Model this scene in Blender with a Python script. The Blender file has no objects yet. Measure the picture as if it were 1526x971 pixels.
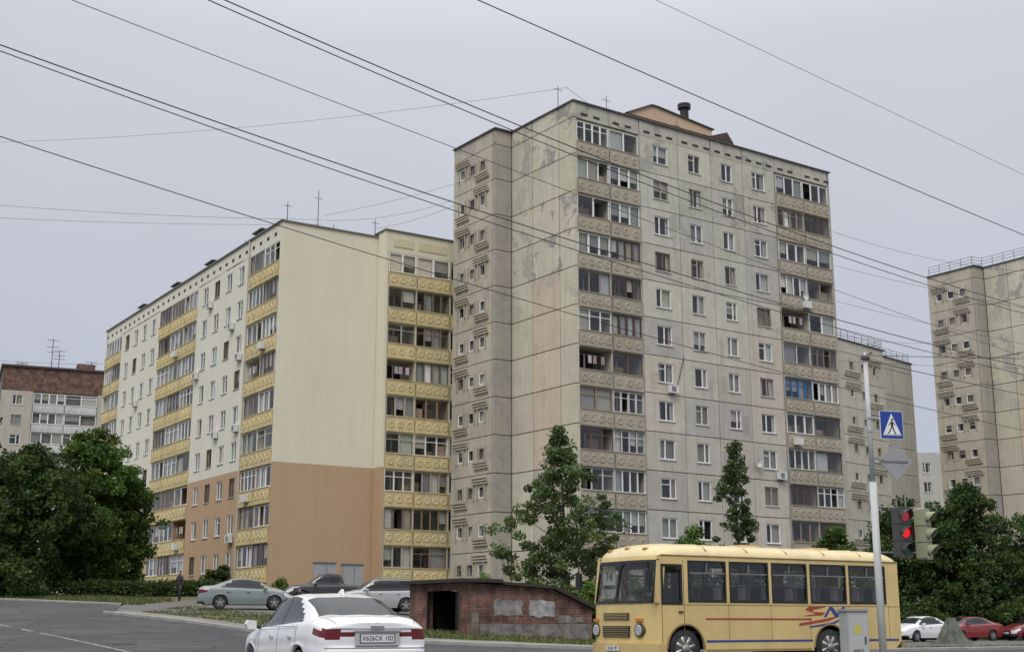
import bpy, math, random
import numpy as np
from mathutils import Vector
random.seed(11)
rng = np.random.default_rng(11)
scene = bpy.context.scene
scene.view_settings.view_transform = 'Standard'
scene.view_settings.look = 'None'
scene.view_settings.exposure = 0

# ------------------------------------------------------------------ terrain
def hgt(x, y):
    x = np.asarray(x, float); y = np.asarray(y, float)
    t = np.clip((12 - x) / 26.0, 0, 1)
    w = t * t * (3 - 2 * t)
    s = y - 28
    r = np.where(s < -5, 0, np.where(s < 5, (s + 5) ** 2 / 20.0, s))
    r = np.minimum(r, 67)
    return w * 0.046 * r
def H(x, y): return float(hgt(x, y))

# ------------------------------------------------------------------ materials
MATS = {}
def nodes_of(name):
    m = bpy.data.materials.new(name); m.use_nodes = True
    nt = m.node_tree; nt.nodes.clear()
    out = nt.nodes.new('ShaderNodeOutputMaterial')
    MATS[name] = m
    return m, nt, out
def N(nt, typ, **kw):
    n = nt.nodes.new(typ)
    for k, v in kw.items():
        if k in n.inputs.keys(): n.inputs[k].default_value = v
        else: setattr(n, k, v)
    return n
def ramp(nt, src, p0, c0, p1, c1):
    r = nt.nodes.new('ShaderNodeValToRGB')
    r.color_ramp.elements[0].position = p0; r.color_ramp.elements[0].color = c0
    r.color_ramp.elements[1].position = p1; r.color_ramp.elements[1].color = c1
    nt.links.new(src, r.inputs[0]); return r
def g4(v): return (v, v, v, 1)
def mixc(nt, fac, a, b, mode='MIX'):
    m = nt.nodes.new('ShaderNodeMix'); m.data_type = 'RGBA'; m.blend_type = mode
    for sock, val in ((m.inputs[0], fac), (m.inputs[6], a), (m.inputs[7], b)):
        if hasattr(val, 'links'): nt.links.new(val, sock)
        elif isinstance(val, (int, float)): sock.default_value = val
        else: sock.default_value = val
    return m.outputs[2]

def make(name, rough=.8, metal=0., nscale=1.0, namt=.15, streak=0., peel=0., bump=0., bscale=12., coat=0., spec=.5):
    m, nt, out = nodes_of(name)
    L = nt.links
    b = N(nt, 'ShaderNodeBsdfPrincipled'); b.inputs['Roughness'].default_value = rough
    b.inputs['Metallic'].default_value = metal
    b.inputs['Coat Weight'].default_value = coat
    b.inputs['Specular IOR Level'].default_value = spec
    L.new(b.outputs[0], out.inputs[0])
    at = N(nt, 'ShaderNodeAttribute', attribute_name='Col')
    tc = N(nt, 'ShaderNodeTexCoord')
    col = at.outputs['Color']
    if namt > 0:
        n1 = N(nt, 'ShaderNodeTexNoise', Scale=nscale, Detail=8., Roughness=.65)
        L.new(tc.outputs['Object'], n1.inputs['Vector'])
        r = ramp(nt, n1.outputs['Fac'], .3, g4(1 - namt), .7, g4(1 + namt * .5))
        col = mixc(nt, 1.0, col, r.outputs[0], 'MULTIPLY')
    if peel > 0:
        n2 = N(nt, 'ShaderNodeTexNoise', Scale=.45, Detail=10., Roughness=.66, Distortion=.2)
        L.new(tc.outputs['Object'], n2.inputs['Vector'])
        r2 = ramp(nt, n2.outputs['Fac'], .535, g4(0), .56, g4(1))
        mu = N(nt, 'ShaderNodeMath', operation='MULTIPLY')
        L.new(r2.outputs[0], mu.inputs[0]); L.new(at.outputs['Alpha'], mu.inputs[1])
        n3 = N(nt, 'ShaderNodeTexNoise', Scale=2.5, Detail=8.)
        L.new(tc.outputs['Object'], n3.inputs['Vector'])
        gr = ramp(nt, n3.outputs['Fac'], .3, (.28, .27, .25, 1), .7, (.41, .395, .36, 1))
        col = mixc(nt, mu.outputs[0], col, gr.outputs[0])
    if streak > 0:
        mp = N(nt, 'ShaderNodeMapping'); mp.inputs['Scale'].default_value = (2.2, 2.2, .12)
        L.new(tc.outputs['Object'], mp.inputs['Vector'])
        n4 = N(nt, 'ShaderNodeTexNoise', Scale=1., Detail=6., Roughness=.7)
        L.new(mp.outputs[0], n4.inputs['Vector'])
        r4 = ramp(nt, n4.outputs['Fac'], .35, g4(1 - streak), .6, g4(1))
        col = mixc(nt, 1.0, col, r4.outputs[0], 'MULTIPLY')
    L.new(col, b.inputs['Base Color'])
    if bump > 0:
        n5 = N(nt, 'ShaderNodeTexNoise', Scale=bscale, Detail=6.)
        L.new(tc.outputs['Object'], n5.inputs['Vector'])
        bp = N(nt, 'ShaderNodeBump', Strength=bump, Distance=.03)
        L.new(n5.outputs['Fac'], bp.inputs['Height']); L.new(bp.outputs[0], b.inputs['Normal'])
    return m
make('panel', rough=.9, nscale=.9, namt=.15, streak=.12, peel=1., bump=.3, spec=.2)
make('stucco', rough=.92, nscale=.25, namt=.05, streak=.05, bump=.2, spec=.2)
make('trim', rough=.6, nscale=3., namt=.12)
make('matte', rough=.95, nscale=2., namt=.2, spec=.2)
make('paint', rough=.28, nscale=1.2, namt=.05, coat=.6)
make('buspaint', rough=.38, nscale=1.1, namt=.14, streak=.08, coat=.2)
make('plastic', rough=.5, nscale=4., namt=.1)
make('metal', rough=.45, metal=.7, nscale=4., namt=.2)
make('bark', rough=.95, nscale=6., namt=.4, bump=.6)
make('concrete', rough=.95, nscale=1.5, namt=.25, bump=.4, spec=.2)
make('plaster', rough=.95, nscale=2.2, namt=.6, streak=.3, bump=.6, spec=.2)
make('darkglass', rough=.05, namt=0, spec=.5)
make('cloth', rough=.9, nscale=8., namt=.2)

def glass(name, tint, gl, edge=.55, rough=.02):
    m, nt, out = nodes_of(name)
    t = N(nt, 'ShaderNodeBsdfTransparent'); t.inputs[0].default_value = (tint, tint * 1.01, tint, 1)
    g = N(nt, 'ShaderNodeBsdfGlossy'); g.inputs['Roughness'].default_value = rough
    g.inputs[0].default_value = (.9, .93, .95, 1)
    lw = N(nt, 'ShaderNodeLayerWeight', Blend=.5)
    pw = N(nt, 'ShaderNodeMath', operation='POWER'); pw.inputs[1].default_value = 4.0; nt.links.new(lw.outputs['Facing'], pw.inputs[0])
    ad = N(nt, 'ShaderNodeMath', operation='MULTIPLY_ADD'); ad.inputs[1].default_value = edge; ad.inputs[2].default_value = gl
    nt.links.new(pw.outputs[0], ad.inputs[0])
    mx = N(nt, 'ShaderNodeMixShader')
    nt.links.new(ad.outputs[0], mx.inputs[0]); nt.links.new(t.outputs[0], mx.inputs[1]); nt.links.new(g.outputs[0], mx.inputs[2])
    nt.links.new(mx.outputs[0], out.inputs[0])
glass('glass', .80, .07)
glass('busglass', .68, .06)

def foliage_mat():
    m, nt, out = nodes_of('leaf')
    at = N(nt, 'ShaderNodeAttribute', attribute_name='Col')
    b = N(nt, 'ShaderNodeBsdfPrincipled', Roughness=.6)
    b.inputs['Specular IOR Level'].default_value = .22
    t = N(nt, 'ShaderNodeBsdfTranslucent')
    mx = N(nt, 'ShaderNodeMixShader'); mx.inputs[0].default_value = .35
    nt.links.new(at.outputs['Color'], b.inputs['Base Color']); nt.links.new(at.outputs['Color'], t.inputs[0])
    nt.links.new(b.outputs[0], mx.inputs[1]); nt.links.new(t.outputs[0], mx.inputs[2]); nt.links.new(mx.outputs[0], out.inputs[0])
foliage_mat()

def brick_mat():
    m, nt, out = nodes_of('brick')
    L = nt.links
    tc = N(nt, 'ShaderNodeTexCoord'); sp = N(nt, 'ShaderNodeSeparateXYZ'); L.new(tc.outputs['Object'], sp.inputs[0])
    ad = N(nt, 'ShaderNodeMath', operation='ADD'); L.new(sp.outputs[0], ad.inputs[0]); L.new(sp.outputs[1], ad.inputs[1])
    cb = N(nt, 'ShaderNodeCombineXYZ'); L.new(ad.outputs[0], cb.inputs[0]); L.new(sp.outputs[2], cb.inputs[1])
    br = N(nt, 'ShaderNodeTexBrick'); L.new(cb.outputs[0], br.inputs['Vector'])
    br.inputs['Scale'].default_value = 1.; br.inputs['Brick Width'].default_value = .26; br.inputs['Row Height'].default_value = .085
    br.inputs['Mortar Size'].default_value = .009
    br.inputs['Color1'].default_value = (.21, .075, .048, 1); br.inputs['Color2'].default_value = (.11, .05, .04, 1)
    br.inputs['Mortar'].default_value = (.22, .20, .18, 1)
    n = N(nt, 'ShaderNodeTexNoise', Scale=1.3, Detail=8., Roughness=.7); L.new(tc.outputs['Object'], n.inputs['Vector'])
    r = ramp(nt, n.outputs['Fac'], .38, g4(.35), .62, g4(1.25))
    c = mixc(nt, 1., br.outputs[0], r.outputs[0], 'MULTIPLY')
    n2 = N(nt, 'ShaderNodeTexNoise', Scale=3.3, Detail=8., Roughness=.7); L.new(tc.outputs['Object'], n2.inputs['Vector'])
    r2 = ramp(nt, n2.outputs['Fac'], .60, g4(0), .66, g4(.8))
    c = mixc(nt, r2.outputs[0], c, (.25, .235, .21, 1))
    b = N(nt, 'ShaderNodeBsdfPrincipled', Roughness=.9); L.new(c, b.inputs['Base Color'])
    bp = N(nt, 'ShaderNodeBump', Strength=.5, Distance=.01, invert=True); L.new(br.outputs['Fac'], bp.inputs['Height']); L.new(bp.outputs[0], b.inputs['Normal'])
    L.new(b.outputs[0], out.inputs[0])
brick_mat()

def surf_mat(name, c1, c2, c3, sc1, sc2, bump=.4, rough=.95, p=(.45, .6), crack=False):
    m, nt, out = nodes_of(name)
    L = nt.links; tc = N(nt, 'ShaderNodeTexCoord')
    n1 = N(nt, 'ShaderNodeTexNoise', Scale=sc1, Detail=10., Roughness=.65); L.new(tc.outputs['Object'], n1.inputs['Vector'])
    n2 = N(nt, 'ShaderNodeTexNoise', Scale=sc2, Detail=8., Roughness=.7); L.new(tc.outputs['Object'], n2.inputs['Vector'])
    r1 = ramp(nt, n1.outputs['Fac'], p[0], (*c1, 1), p[1], (*c2, 1))
    r2 = ramp(nt, n2.outputs['Fac'], .4, g4(0), .75, g4(.8))
    c = mixc(nt, r2.outputs[0], r1.outputs[0], (*c3, 1))
    if crack:
        wn = N(nt, 'ShaderNodeTexNoise', Scale=1.2, Detail=4.); L.new(tc.outputs['Object'], wn.inputs['Vector'])
        av = N(nt, 'ShaderNodeVectorMath', operation='ADD'); L.new(tc.outputs['Object'], av.inputs[0]); L.new(wn.outputs['Color'], av.inputs[1])
        vo = N(nt, 'ShaderNodeTexVoronoi', feature='DISTANCE_TO_EDGE', Scale=.28); L.new(av.outputs[0], vo.inputs['Vector'])
        rc = ramp(nt, vo.outputs['Distance'], .004, g4(.45), .012, g4(1))
        c = mixc(nt, 1., c, rc.outputs[0], 'MULTIPLY')
    b = N(nt, 'ShaderNodeBsdfPrincipled', Roughness=rough); b.inputs['Specular IOR Level'].default_value = .3
    L.new(c, b.inputs['Base Color'])
    bp = N(nt, 'ShaderNodeBump', Strength=bump, Distance=.02); L.new(n2.outputs['Fac'], bp.inputs['Height']); L.new(bp.outputs[0], b.inputs['Normal'])
    L.new(b.outputs[0], out.inputs[0])
surf_mat('groundmat', (.07, .09, .035), (.18, .15, .105), (.13, .12, .07), .25, 9.)
surf_mat('asphalt', (.05, .051, .055), (.082, .082, .085), (.10, .10, .10), .35, 30., crack=True)
surf_mat('lotasphalt', (.10, .10, .10), (.15, .145, .14), (.18, .17, .16), .4, 20.)
surf_mat('pavement', (.20, .19, .175), (.27, .26, .24), (.15, .145, .135), .6, 14.)

def emis(name, col, s):
    m, nt, out = nodes_of(name)
    e = N(nt, 'ShaderNodeEmission', Strength=s); e.inputs[0].default_value = (*col, 1)
    nt.links.new(e.outputs[0], out.inputs[0])
emis('redlamp', (.9, .03, .04), .9)
emis('reddim', (.42, .05, .06), .7)

# ------------------------------------------------------------------ builder
class Model:
    def __init__(s, name, loc=(0, 0, 0), rot=0.):
        s.name = name; s.loc = loc; s.rot = rot; s.parts = {}; s.fm = ('y', 0.)
        s.e = bpy.data.objects.new(name, None); scene.collection.objects.link(s.e)
        s.e.location = loc; s.e.rotation_euler = (0, 0, rot); s.e.empty_display_size = .3
    def add(s, part, vs, fs, col, mat):
        p = s.parts.setdefault(part, dict(v=[], f=[], c=[], m=[]))
        o = len(p['v']); p['v'].extend(vs)
        col = tuple(col) + ((0.,) if len(col) == 3 else ())
        for f in fs:
            p['f'].append(tuple(i + o for i in f)); p['c'].append(col); p['m'].append(mat)
    def box(s, part, x0, x1, y0, y1, z0, z1, col, mat='matte'):
        x0, x1 = min(x0, x1), max(x0, x1); y0, y1 = min(y0, y1), max(y0, y1); z0, z1 = min(z0, z1), max(z0, z1)
        vs = [(x0, y0, z0), (x1, y0, z0), (x1, y1, z0), (x0, y1, z0), (x0, y0, z1), (x1, y0, z1), (x1, y1, z1), (x0, y1, z1)]
        s.add(part, vs, [(0, 3, 2, 1), (4, 5, 6, 7), (0, 1, 5, 4), (1, 2, 6, 5), (2, 3, 7, 6), (3, 0, 4, 7)], col, mat)
    def P(s, a, d, z):
        return (a, s.fm[1] + d, z) if s.fm[0] == 'y' else (s.fm[1] + d, a, z)
    def fb(s, part, a0, a1, d0, d1, z0, z1, col, mat='matte'):
        p = s.P(a0, d0, z0); q = s.P(a1, d1, z1)
        s.box(part, p[0], q[0], p[1], q[1], z0, z1, col, mat)
    def pane(s, part, a0, a1, d, z0, z1, col, mat):
        s.add(part, [s.P(a0, d, z0), s.P(a1, d, z0), s.P(a1, d, z1), s.P(a0, d, z1)], [(0, 1, 2, 3)], col, mat)
    def prism(s, part, poly, lo, hi, axis, col, mat='matte'):
        n = len(poly)
        def mk(p, h):
            return {'x': (h, p[0], p[1]), 'y': (p[0], h, p[1]), 'z': (p[0], p[1], h)}[axis]
        vs = [mk(p, lo) for p in poly] + [mk(p, hi) for p in poly]
        fs = [tuple(range(n))[::-1], tuple(range(n, 2 * n))] + [(i, (i + 1) % n, n + (i + 1) % n, n + i) for i in range(n)]
        s.add(part, vs, fs, col, mat)
    def cyl(s, part, p0, p1, r0, r1, n, col, mat='matte', caps=True):
        p0 = Vector(p0); p1 = Vector(p1); d = (p1 - p0).normalized()
        a = d.orthogonal().normalized(); b = d.cross(a)
        vs = []
        for p, r in ((p0, r0), (p1, r1)):
            for i in range(n):
                t = 2 * math.pi * i / n
                vs.append(tuple(p + a * (r * math.cos(t)) + b * (r * math.sin(t))))
        fs = [(i, (i + 1) % n, n + (i + 1) % n, n + i) for i in range(n)]
        if caps: fs += [tuple(range(n))[::-1], tuple(range(n, 2 * n))]
        s.add(part, vs, fs, col, mat)
    def rosette(s, part, a, z, r, d, col, mat, n=10):
        rings = [(r, d), (r * .85, d - .04), (r * .6, d - .04), (r * .45, d - .012), (r * .2, d - .012), (r * .12, d - .04)]
        vs = []
        for rr, dd in rings:
            for i in range(n):
                t = 2 * math.pi * (i + .5) / n
                vs.append(s.P(a + rr * math.cos(t), dd, z + rr * math.sin(t)))
        fs = []
        for k in range(len(rings) - 1):
            for i in range(n):
                fs.append((k * n + i, k * n + (i + 1) % n, (k + 1) * n + (i + 1) % n, (k + 1) * n + i))
        fs.append(tuple(range((len(rings) - 1) * n, len(rings) * n)))
        s.add(part, vs, fs, col, mat)
    def finish(s, smooth=()):
        for pn, p in s.parts.items():
            ob = mesh_obj(pn, p['v'], p['f'], p['c'], p['m'], pn in smooth)
            ob.parent = s.e
        return s.e
def mesh_obj(name, v, f, c, m, smooth=False):
    me = bpy.data.meshes.new(name); me.from_pydata(v, [], f)
    keys = []
    for k in m:
        if k not in keys: keys.append(k)
    for k in keys: me.materials.append(MATS[k])
    ix = {k: i for i, k in enumerate(keys)}
    me.polygons.foreach_set('material_index', [ix[k] for k in m])
    ca = me.color_attributes.new('Col', 'FLOAT_COLOR', 'CORNER')
    tot = np.empty(len(me.polygons), dtype=np.int32); me.polygons.foreach_get('loop_total', tot)
    ca.data.foreach_set('color', np.repeat(np.array(c, dtype=np.float32), tot, axis=0).ravel())
    if smooth: me.polygons.foreach_set('use_smooth', [True] * len(me.polygons))
    me.update()
    ob = bpy.data.objects.new(name, me); scene.collection.objects.link(ob)
    return ob
def text(parent, body, size, loc, rot, mat):
    c = bpy.data.curves.new('lettering', 'FONT'); c.body = body; c.size = size; c.align_x = 'CENTER'; c.align_y = 'CENTER'
    c.extrude = .001
    c.materials.append(MATS[mat])
    o = bpy.data.objects.new('lettering', c); scene.collection.objects.link(o)
    o.parent = parent; o.location = loc; o.rotation_euler = rot
    return o
m_, nt_, out_ = nodes_of('ink')
b_ = N(nt_, 'ShaderNodeBsdfPrincipled', Roughness=.6); b_.inputs['Base Color'].default_value = (.02, .02, .025, 1)
nt_.links.new(b_.outputs[0], out_.inputs[0])

def jit(c, a=.05, al=None):
    k = 1 + random.uniform(-a, a)
    r = tuple(max(0, x * k * (1 + random.uniform(-a * .25, a * .25))) for x in c[:3])
    return r + (al,) if al is not None else r
WHITE = (.78, .79, .78); BROWN = (.13, .08, .05); DARK = (.015, .016, .018)

# ------------------------------------------------------------------ building pieces
def window(m, a0, a1, z0, z1, fc=None, d=.11, sill=True):
    if fc is None: fc = random.choice([WHITE, WHITE, WHITE, WHITE, WHITE, (.4, .33, .26), (.2, .13, .09), (.6, .6, .56)])
    w = a1 - a0; h = z1 - z0
    m.fb('windows', a0, a1, d + .20, d + .21, z0, z1, jit((.03, .03, .032), .4), 'matte')  # near-black sheet, interior darkness put into its colour
    r = random.random(); cc = jit(random.choice([(.62, .60, .55), (.5, .48, .43), (.55, .47, .38), (.68, .69, .68)]), .2)
    if r < .35:
        k = random.uniform(.15, .3)
        m.fb('windows', a0, a0 + w * k, d + .1, d + .11, z0, z1, cc); m.fb('windows', a1 - w * k, a1, d + .1, d + .11, z0, z1, cc)
    elif r < .62: m.fb('windows', a0, a1, d + .12, d + .13, z0, z1, tuple(x * .55 for x in cc))
    elif r < .75: m.fb('windows', a0, a1, d + .12, d + .13, z0 + h * random.uniform(.3, .6), z1, cc)
    elif r < .85: m.fb('windows', a0 + w * .5, a1, d + .12, d + .13, z0, z1, cc)
    m.pane('windows', a0, a1, d, z0, z1, (.5, .5, .5), 'glass')
    t = .08
    m.fb('windows', a0, a0 + t, d - .06, d - .003, z0, z1, fc, 'trim'); m.fb('windows', a1 - t, a1, d - .06, d - .003, z0, z1, fc, 'trim')
    m.fb('windows', a0 + t, a1 - t, d - .06, d - .003, z0, z0 + t, fc, 'trim'); m.fb('windows', a0 + t, a1 - t, d - .06, d - .003, z1 - t, z1, fc, 'trim')
    if w > .9:
        am = a0 + w * random.choice([.5, .5, .36, .64])
        m.fb('windows', am - .05, am + .05, d - .06, d - .003, z0 + t, z1 - t, fc, 'trim')
        if random.random() < .3:
            m.fb('windows', a0 + t, am - .05, d - .06, d - .003, z0 + h * .68, z0 + h * .68 + .05, fc, 'trim')
    if sill: m.fb('windows', a0 - .05, a1 + .05, -.07, d - .06, z0 - .05, z0 - .003, jit((.55, .55, .53), .2), 'trim')

def wallhole(m, a0, a1, z0, z1, w0, w1, h0, h1, col, mat='panel', th=.3, gap=.0, part='walls'):
    a0 += gap; a1 -= gap; z0 += gap; z1 -= gap
    m.fb(part, a0, w0, 0, th, z0, z1, col, mat); m.fb(part, w1, a1, 0, th, z0, z1, col, mat)
    m.fb(part, w0, w1, 0, th, z0, h0, col, mat); m.fb(part, w0, w1, 0, th, h1, z1, col, mat)

def loggia(m, a0, a1, zk, pc, wallc, style=None, fs=None, fl=2.8):
    w = a1 - a0
    zo, zt = zk + 1.02, zk + fl - .2
    m.fb('balconies', a0 + .02, a1 - .02, -.12, .0, zk - .12, zk + 1.0, jit(pc, .08, .35), 'panel')
    n = max(3, int(w / .72)); st = w / n; rc = jit(pc, .05, 0.1)
    for i in range(n):
        m.rosette('balconies', a0 + st * (i + .5), zk + .44, min(.3, st * .42), -.121, rc, 'panel')
    m.fb('balconies', a0 + .02, a1 - .02, -.16, .04, zk + 1.0, zk + 1.06, tuple(x * .85 for x in pc), 'panel')
    m.fb('balconies', a0 + .02, a1 - .02, -.15, -.123, zk - .12, zk - .02, tuple(x * .85 for x in pc), 'panel')
    m.fb('walls', a0, a1, .0, 1.3, zk - .15, zk - .002, wallc, 'panel')
    m.fb('walls', a0, a1, .0, .25, zt, zk + fl - .153, wallc, 'panel')
    m.fb('walls', a0 - .05, a0, 0.001, 1.3, zk - .15, zk + fl - .153, wallc, 'panel')
    m.fb('walls', a1, a1 + .05, 0.001, 1.3, zk - .15, zk + fl - .153, wallc, 'panel')
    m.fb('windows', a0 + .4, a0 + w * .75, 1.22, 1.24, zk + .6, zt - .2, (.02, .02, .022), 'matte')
    m.fb('windows', a0 + .35, a0 + .42, 1.2, 1.22, zk + .6, zt - .2, (.6, .6, .58), 'trim')
    m.fb('windows', a0 + w * .45, a0 + w * .5, 1.2, 1.22, zk + .6, zt - .2, (.6, .6, .58), 'trim')
    if style is None: style = random.choices(['g', 'o'], [.97, .03])[0]
    fc = random.choices([WHITE, BROWN, (.28, .22, .17), (.55, .55, .52)], [.62, .14, .12, .12])[0] if fs is None else fs
    if style == 'o':
        m.fb('balconies', a0 + .2, a0 + .9, .5, .9, zk, zk + 1.25, jit((.3, .15, .1), .3), 'matte')
        m.fb('balconies', a0 + .1, a1 - .1, .1, .115, zk + 2.1, zk + 2.115, (.3, .3, .3), 'metal')
        for q in (.3, .45, .7): m.fb('balconies', a0 + w * q, a0 + w * q + .3, .1, .12, zk + 1.55, zk + 2.1, jit((.4, .35, .35), .5), 'cloth')
        return
    z0 = zk + 1.062
    n = random.choice([2, 3, 3, 4, 4]) if w > 2.5 else random.choice([2, 3])
    t = random.choice([.055, .07, .085])
    m.fb('windows', a0, a1, .02, .07, z0, z0 + t, fc, 'trim'); m.fb('windows', a0, a1, .02, .07, zt - t, zt - .002, fc, 'trim')
    split = random.random() < .3
    op = random.randrange(n) if random.random() < .3 else -1
    back = random.random()
    for i in range(n):
        p0 = a0 + w * i / n; p1 = a0 + w * (i + 1) / n
        m.fb('windows', p0, p0 + t, .015, .075, z0 + t, zt - t, fc, 'trim')
        m.fb('windows', p1 - t, p1, .015, .075, z0 + t, zt - t, fc, 'trim')
        if split: m.fb('windows', p0 + t, p1 - t, .02, .07, zt - .5, zt - .45, fc, 'trim')
        if i != op: m.pane('windows', p0 + t, p1 - t, .045, z0 + t, zt - t, (.5, .5, .5), 'glass')
        if random.random() < (.75 if back < .4 else .2):
            c = jit(random.choice([(.6, .59, .55), (.5, .46, .38), (.36, .36, .36), (.62, .63, .63)]), .2)
            m.fb('windows', p0 + t, p1 - t, .14, .15, z0 + t + random.choice([0, 0, .5]), zt - t, c, 'cloth')
        elif random.random() < .4:
            m.fb('windows', p0 + .1, p1 - .1, .4, .7, zk, z0 + random.uniform(.1, .9), jit((.3, .23, .17), .6), 'matte')

def relief_face(m, a0, a1, z1f, nf, ztop, col, fl=2.8, peel=.6, win=True):
    w = a1 - a0; gap = .03
    for k in range(nf):
        z0 = z1f + fl * k; c = jit(col, .05, peel * random.uniform(.1, 1.0))
        cs = [a0 + w * .24, a0 + w * .5, a0 + w * .76]; hw = .42
        h0, h1 = z0 + 1.1, z0 + 1.98
        xs = [a0 + gap] + [v for q in cs for v in (q - hw, q + hw)] + [a1 - gap]
        for i in range(0, len(xs), 2): m.fb('walls', xs[i], xs[i + 1], 0, .3, h0, h1, c, 'panel')
        m.fb('walls', a0 + gap, a1 - gap, 0, .3, z0 + gap, h0, c, 'panel'); m.fb('walls', a0 + gap, a1 - gap, 0, .3, h1, z0 + fl - gap, c, 'panel')
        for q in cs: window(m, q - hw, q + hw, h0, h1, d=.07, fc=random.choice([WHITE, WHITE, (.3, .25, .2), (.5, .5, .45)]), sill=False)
        rc = tuple(x * .88 for x in c[:3]) + (0.,)
        for (b0, b1, zz) in ((a0 + w * .08, a0 + w * .40, h0 - .66), (a0 + w * .56, a0 + w * .90, h1 + .13)) if k % 2 else ((a0 + w * .08, a0 + w * .42, h1 + .13), (a0 + w * .58, a0 + w * .90, h0 - .66)):
            for j in range(3):
                m.fb('reliefs', b0 + .12 * j, b1 + .12 * j, -.16, -.002, zz + .21 * j, zz + .21 * j + .10, rc, 'panel')
        for q in cs:
            m.fb('reliefs', q - hw - .11, q - hw - .01, -.12, -.002, h0 - .1, h1 + .1, rc, 'panel'); m.fb('reliefs', q + hw + .01, q + hw + .11, -.12, -.002, h0 - .1, h1 + .1, rc, 'panel')
    z0 = z1f + fl * nf
    m.fb('walls', a0 + gap, a1 - gap, 0, .3, z0 + gap, ztop, jit(col, .04, peel), 'panel')

def ac_unit(m, a, z):
    m.fb('fittings', a, a + .8, -.38, -.06, z, z + .56, (.68, .68, .66), 'trim')
    m.fb('fittings', a + .1, a + .14, -.06, -.003, z - .04, z + .5, (.3, .3, .3), 'metal'); m.fb('fittings', a + .65, a + .69, -.06, -.003, z - .04, z + .5, (.3, .3, .3), 'metal')
    m.fb('fittings', a + .12, a + .55, -.385, -.381, z + .08, z + .48, (.25, .25, .25), 'metal')
def dish(m, a, z):
    n = 14; vs = [m.P(a, -.22, z)]
    for i in range(n):
        t = 2 * math.pi * i / n; vs.append(m.P(a + .33 * math.cos(t), -.34, z + .36 * math.sin(t)))
    m.add('fittings', vs, [(0, 1 + i, 1 + (i + 1) % n) for i in range(n)], (.6, .6, .6), 'trim')
    m.fb('fittings', a - .02, a + .02, -.22, -.003, z - .03, z + .01, (.2, .2, .2), 'metal')

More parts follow.
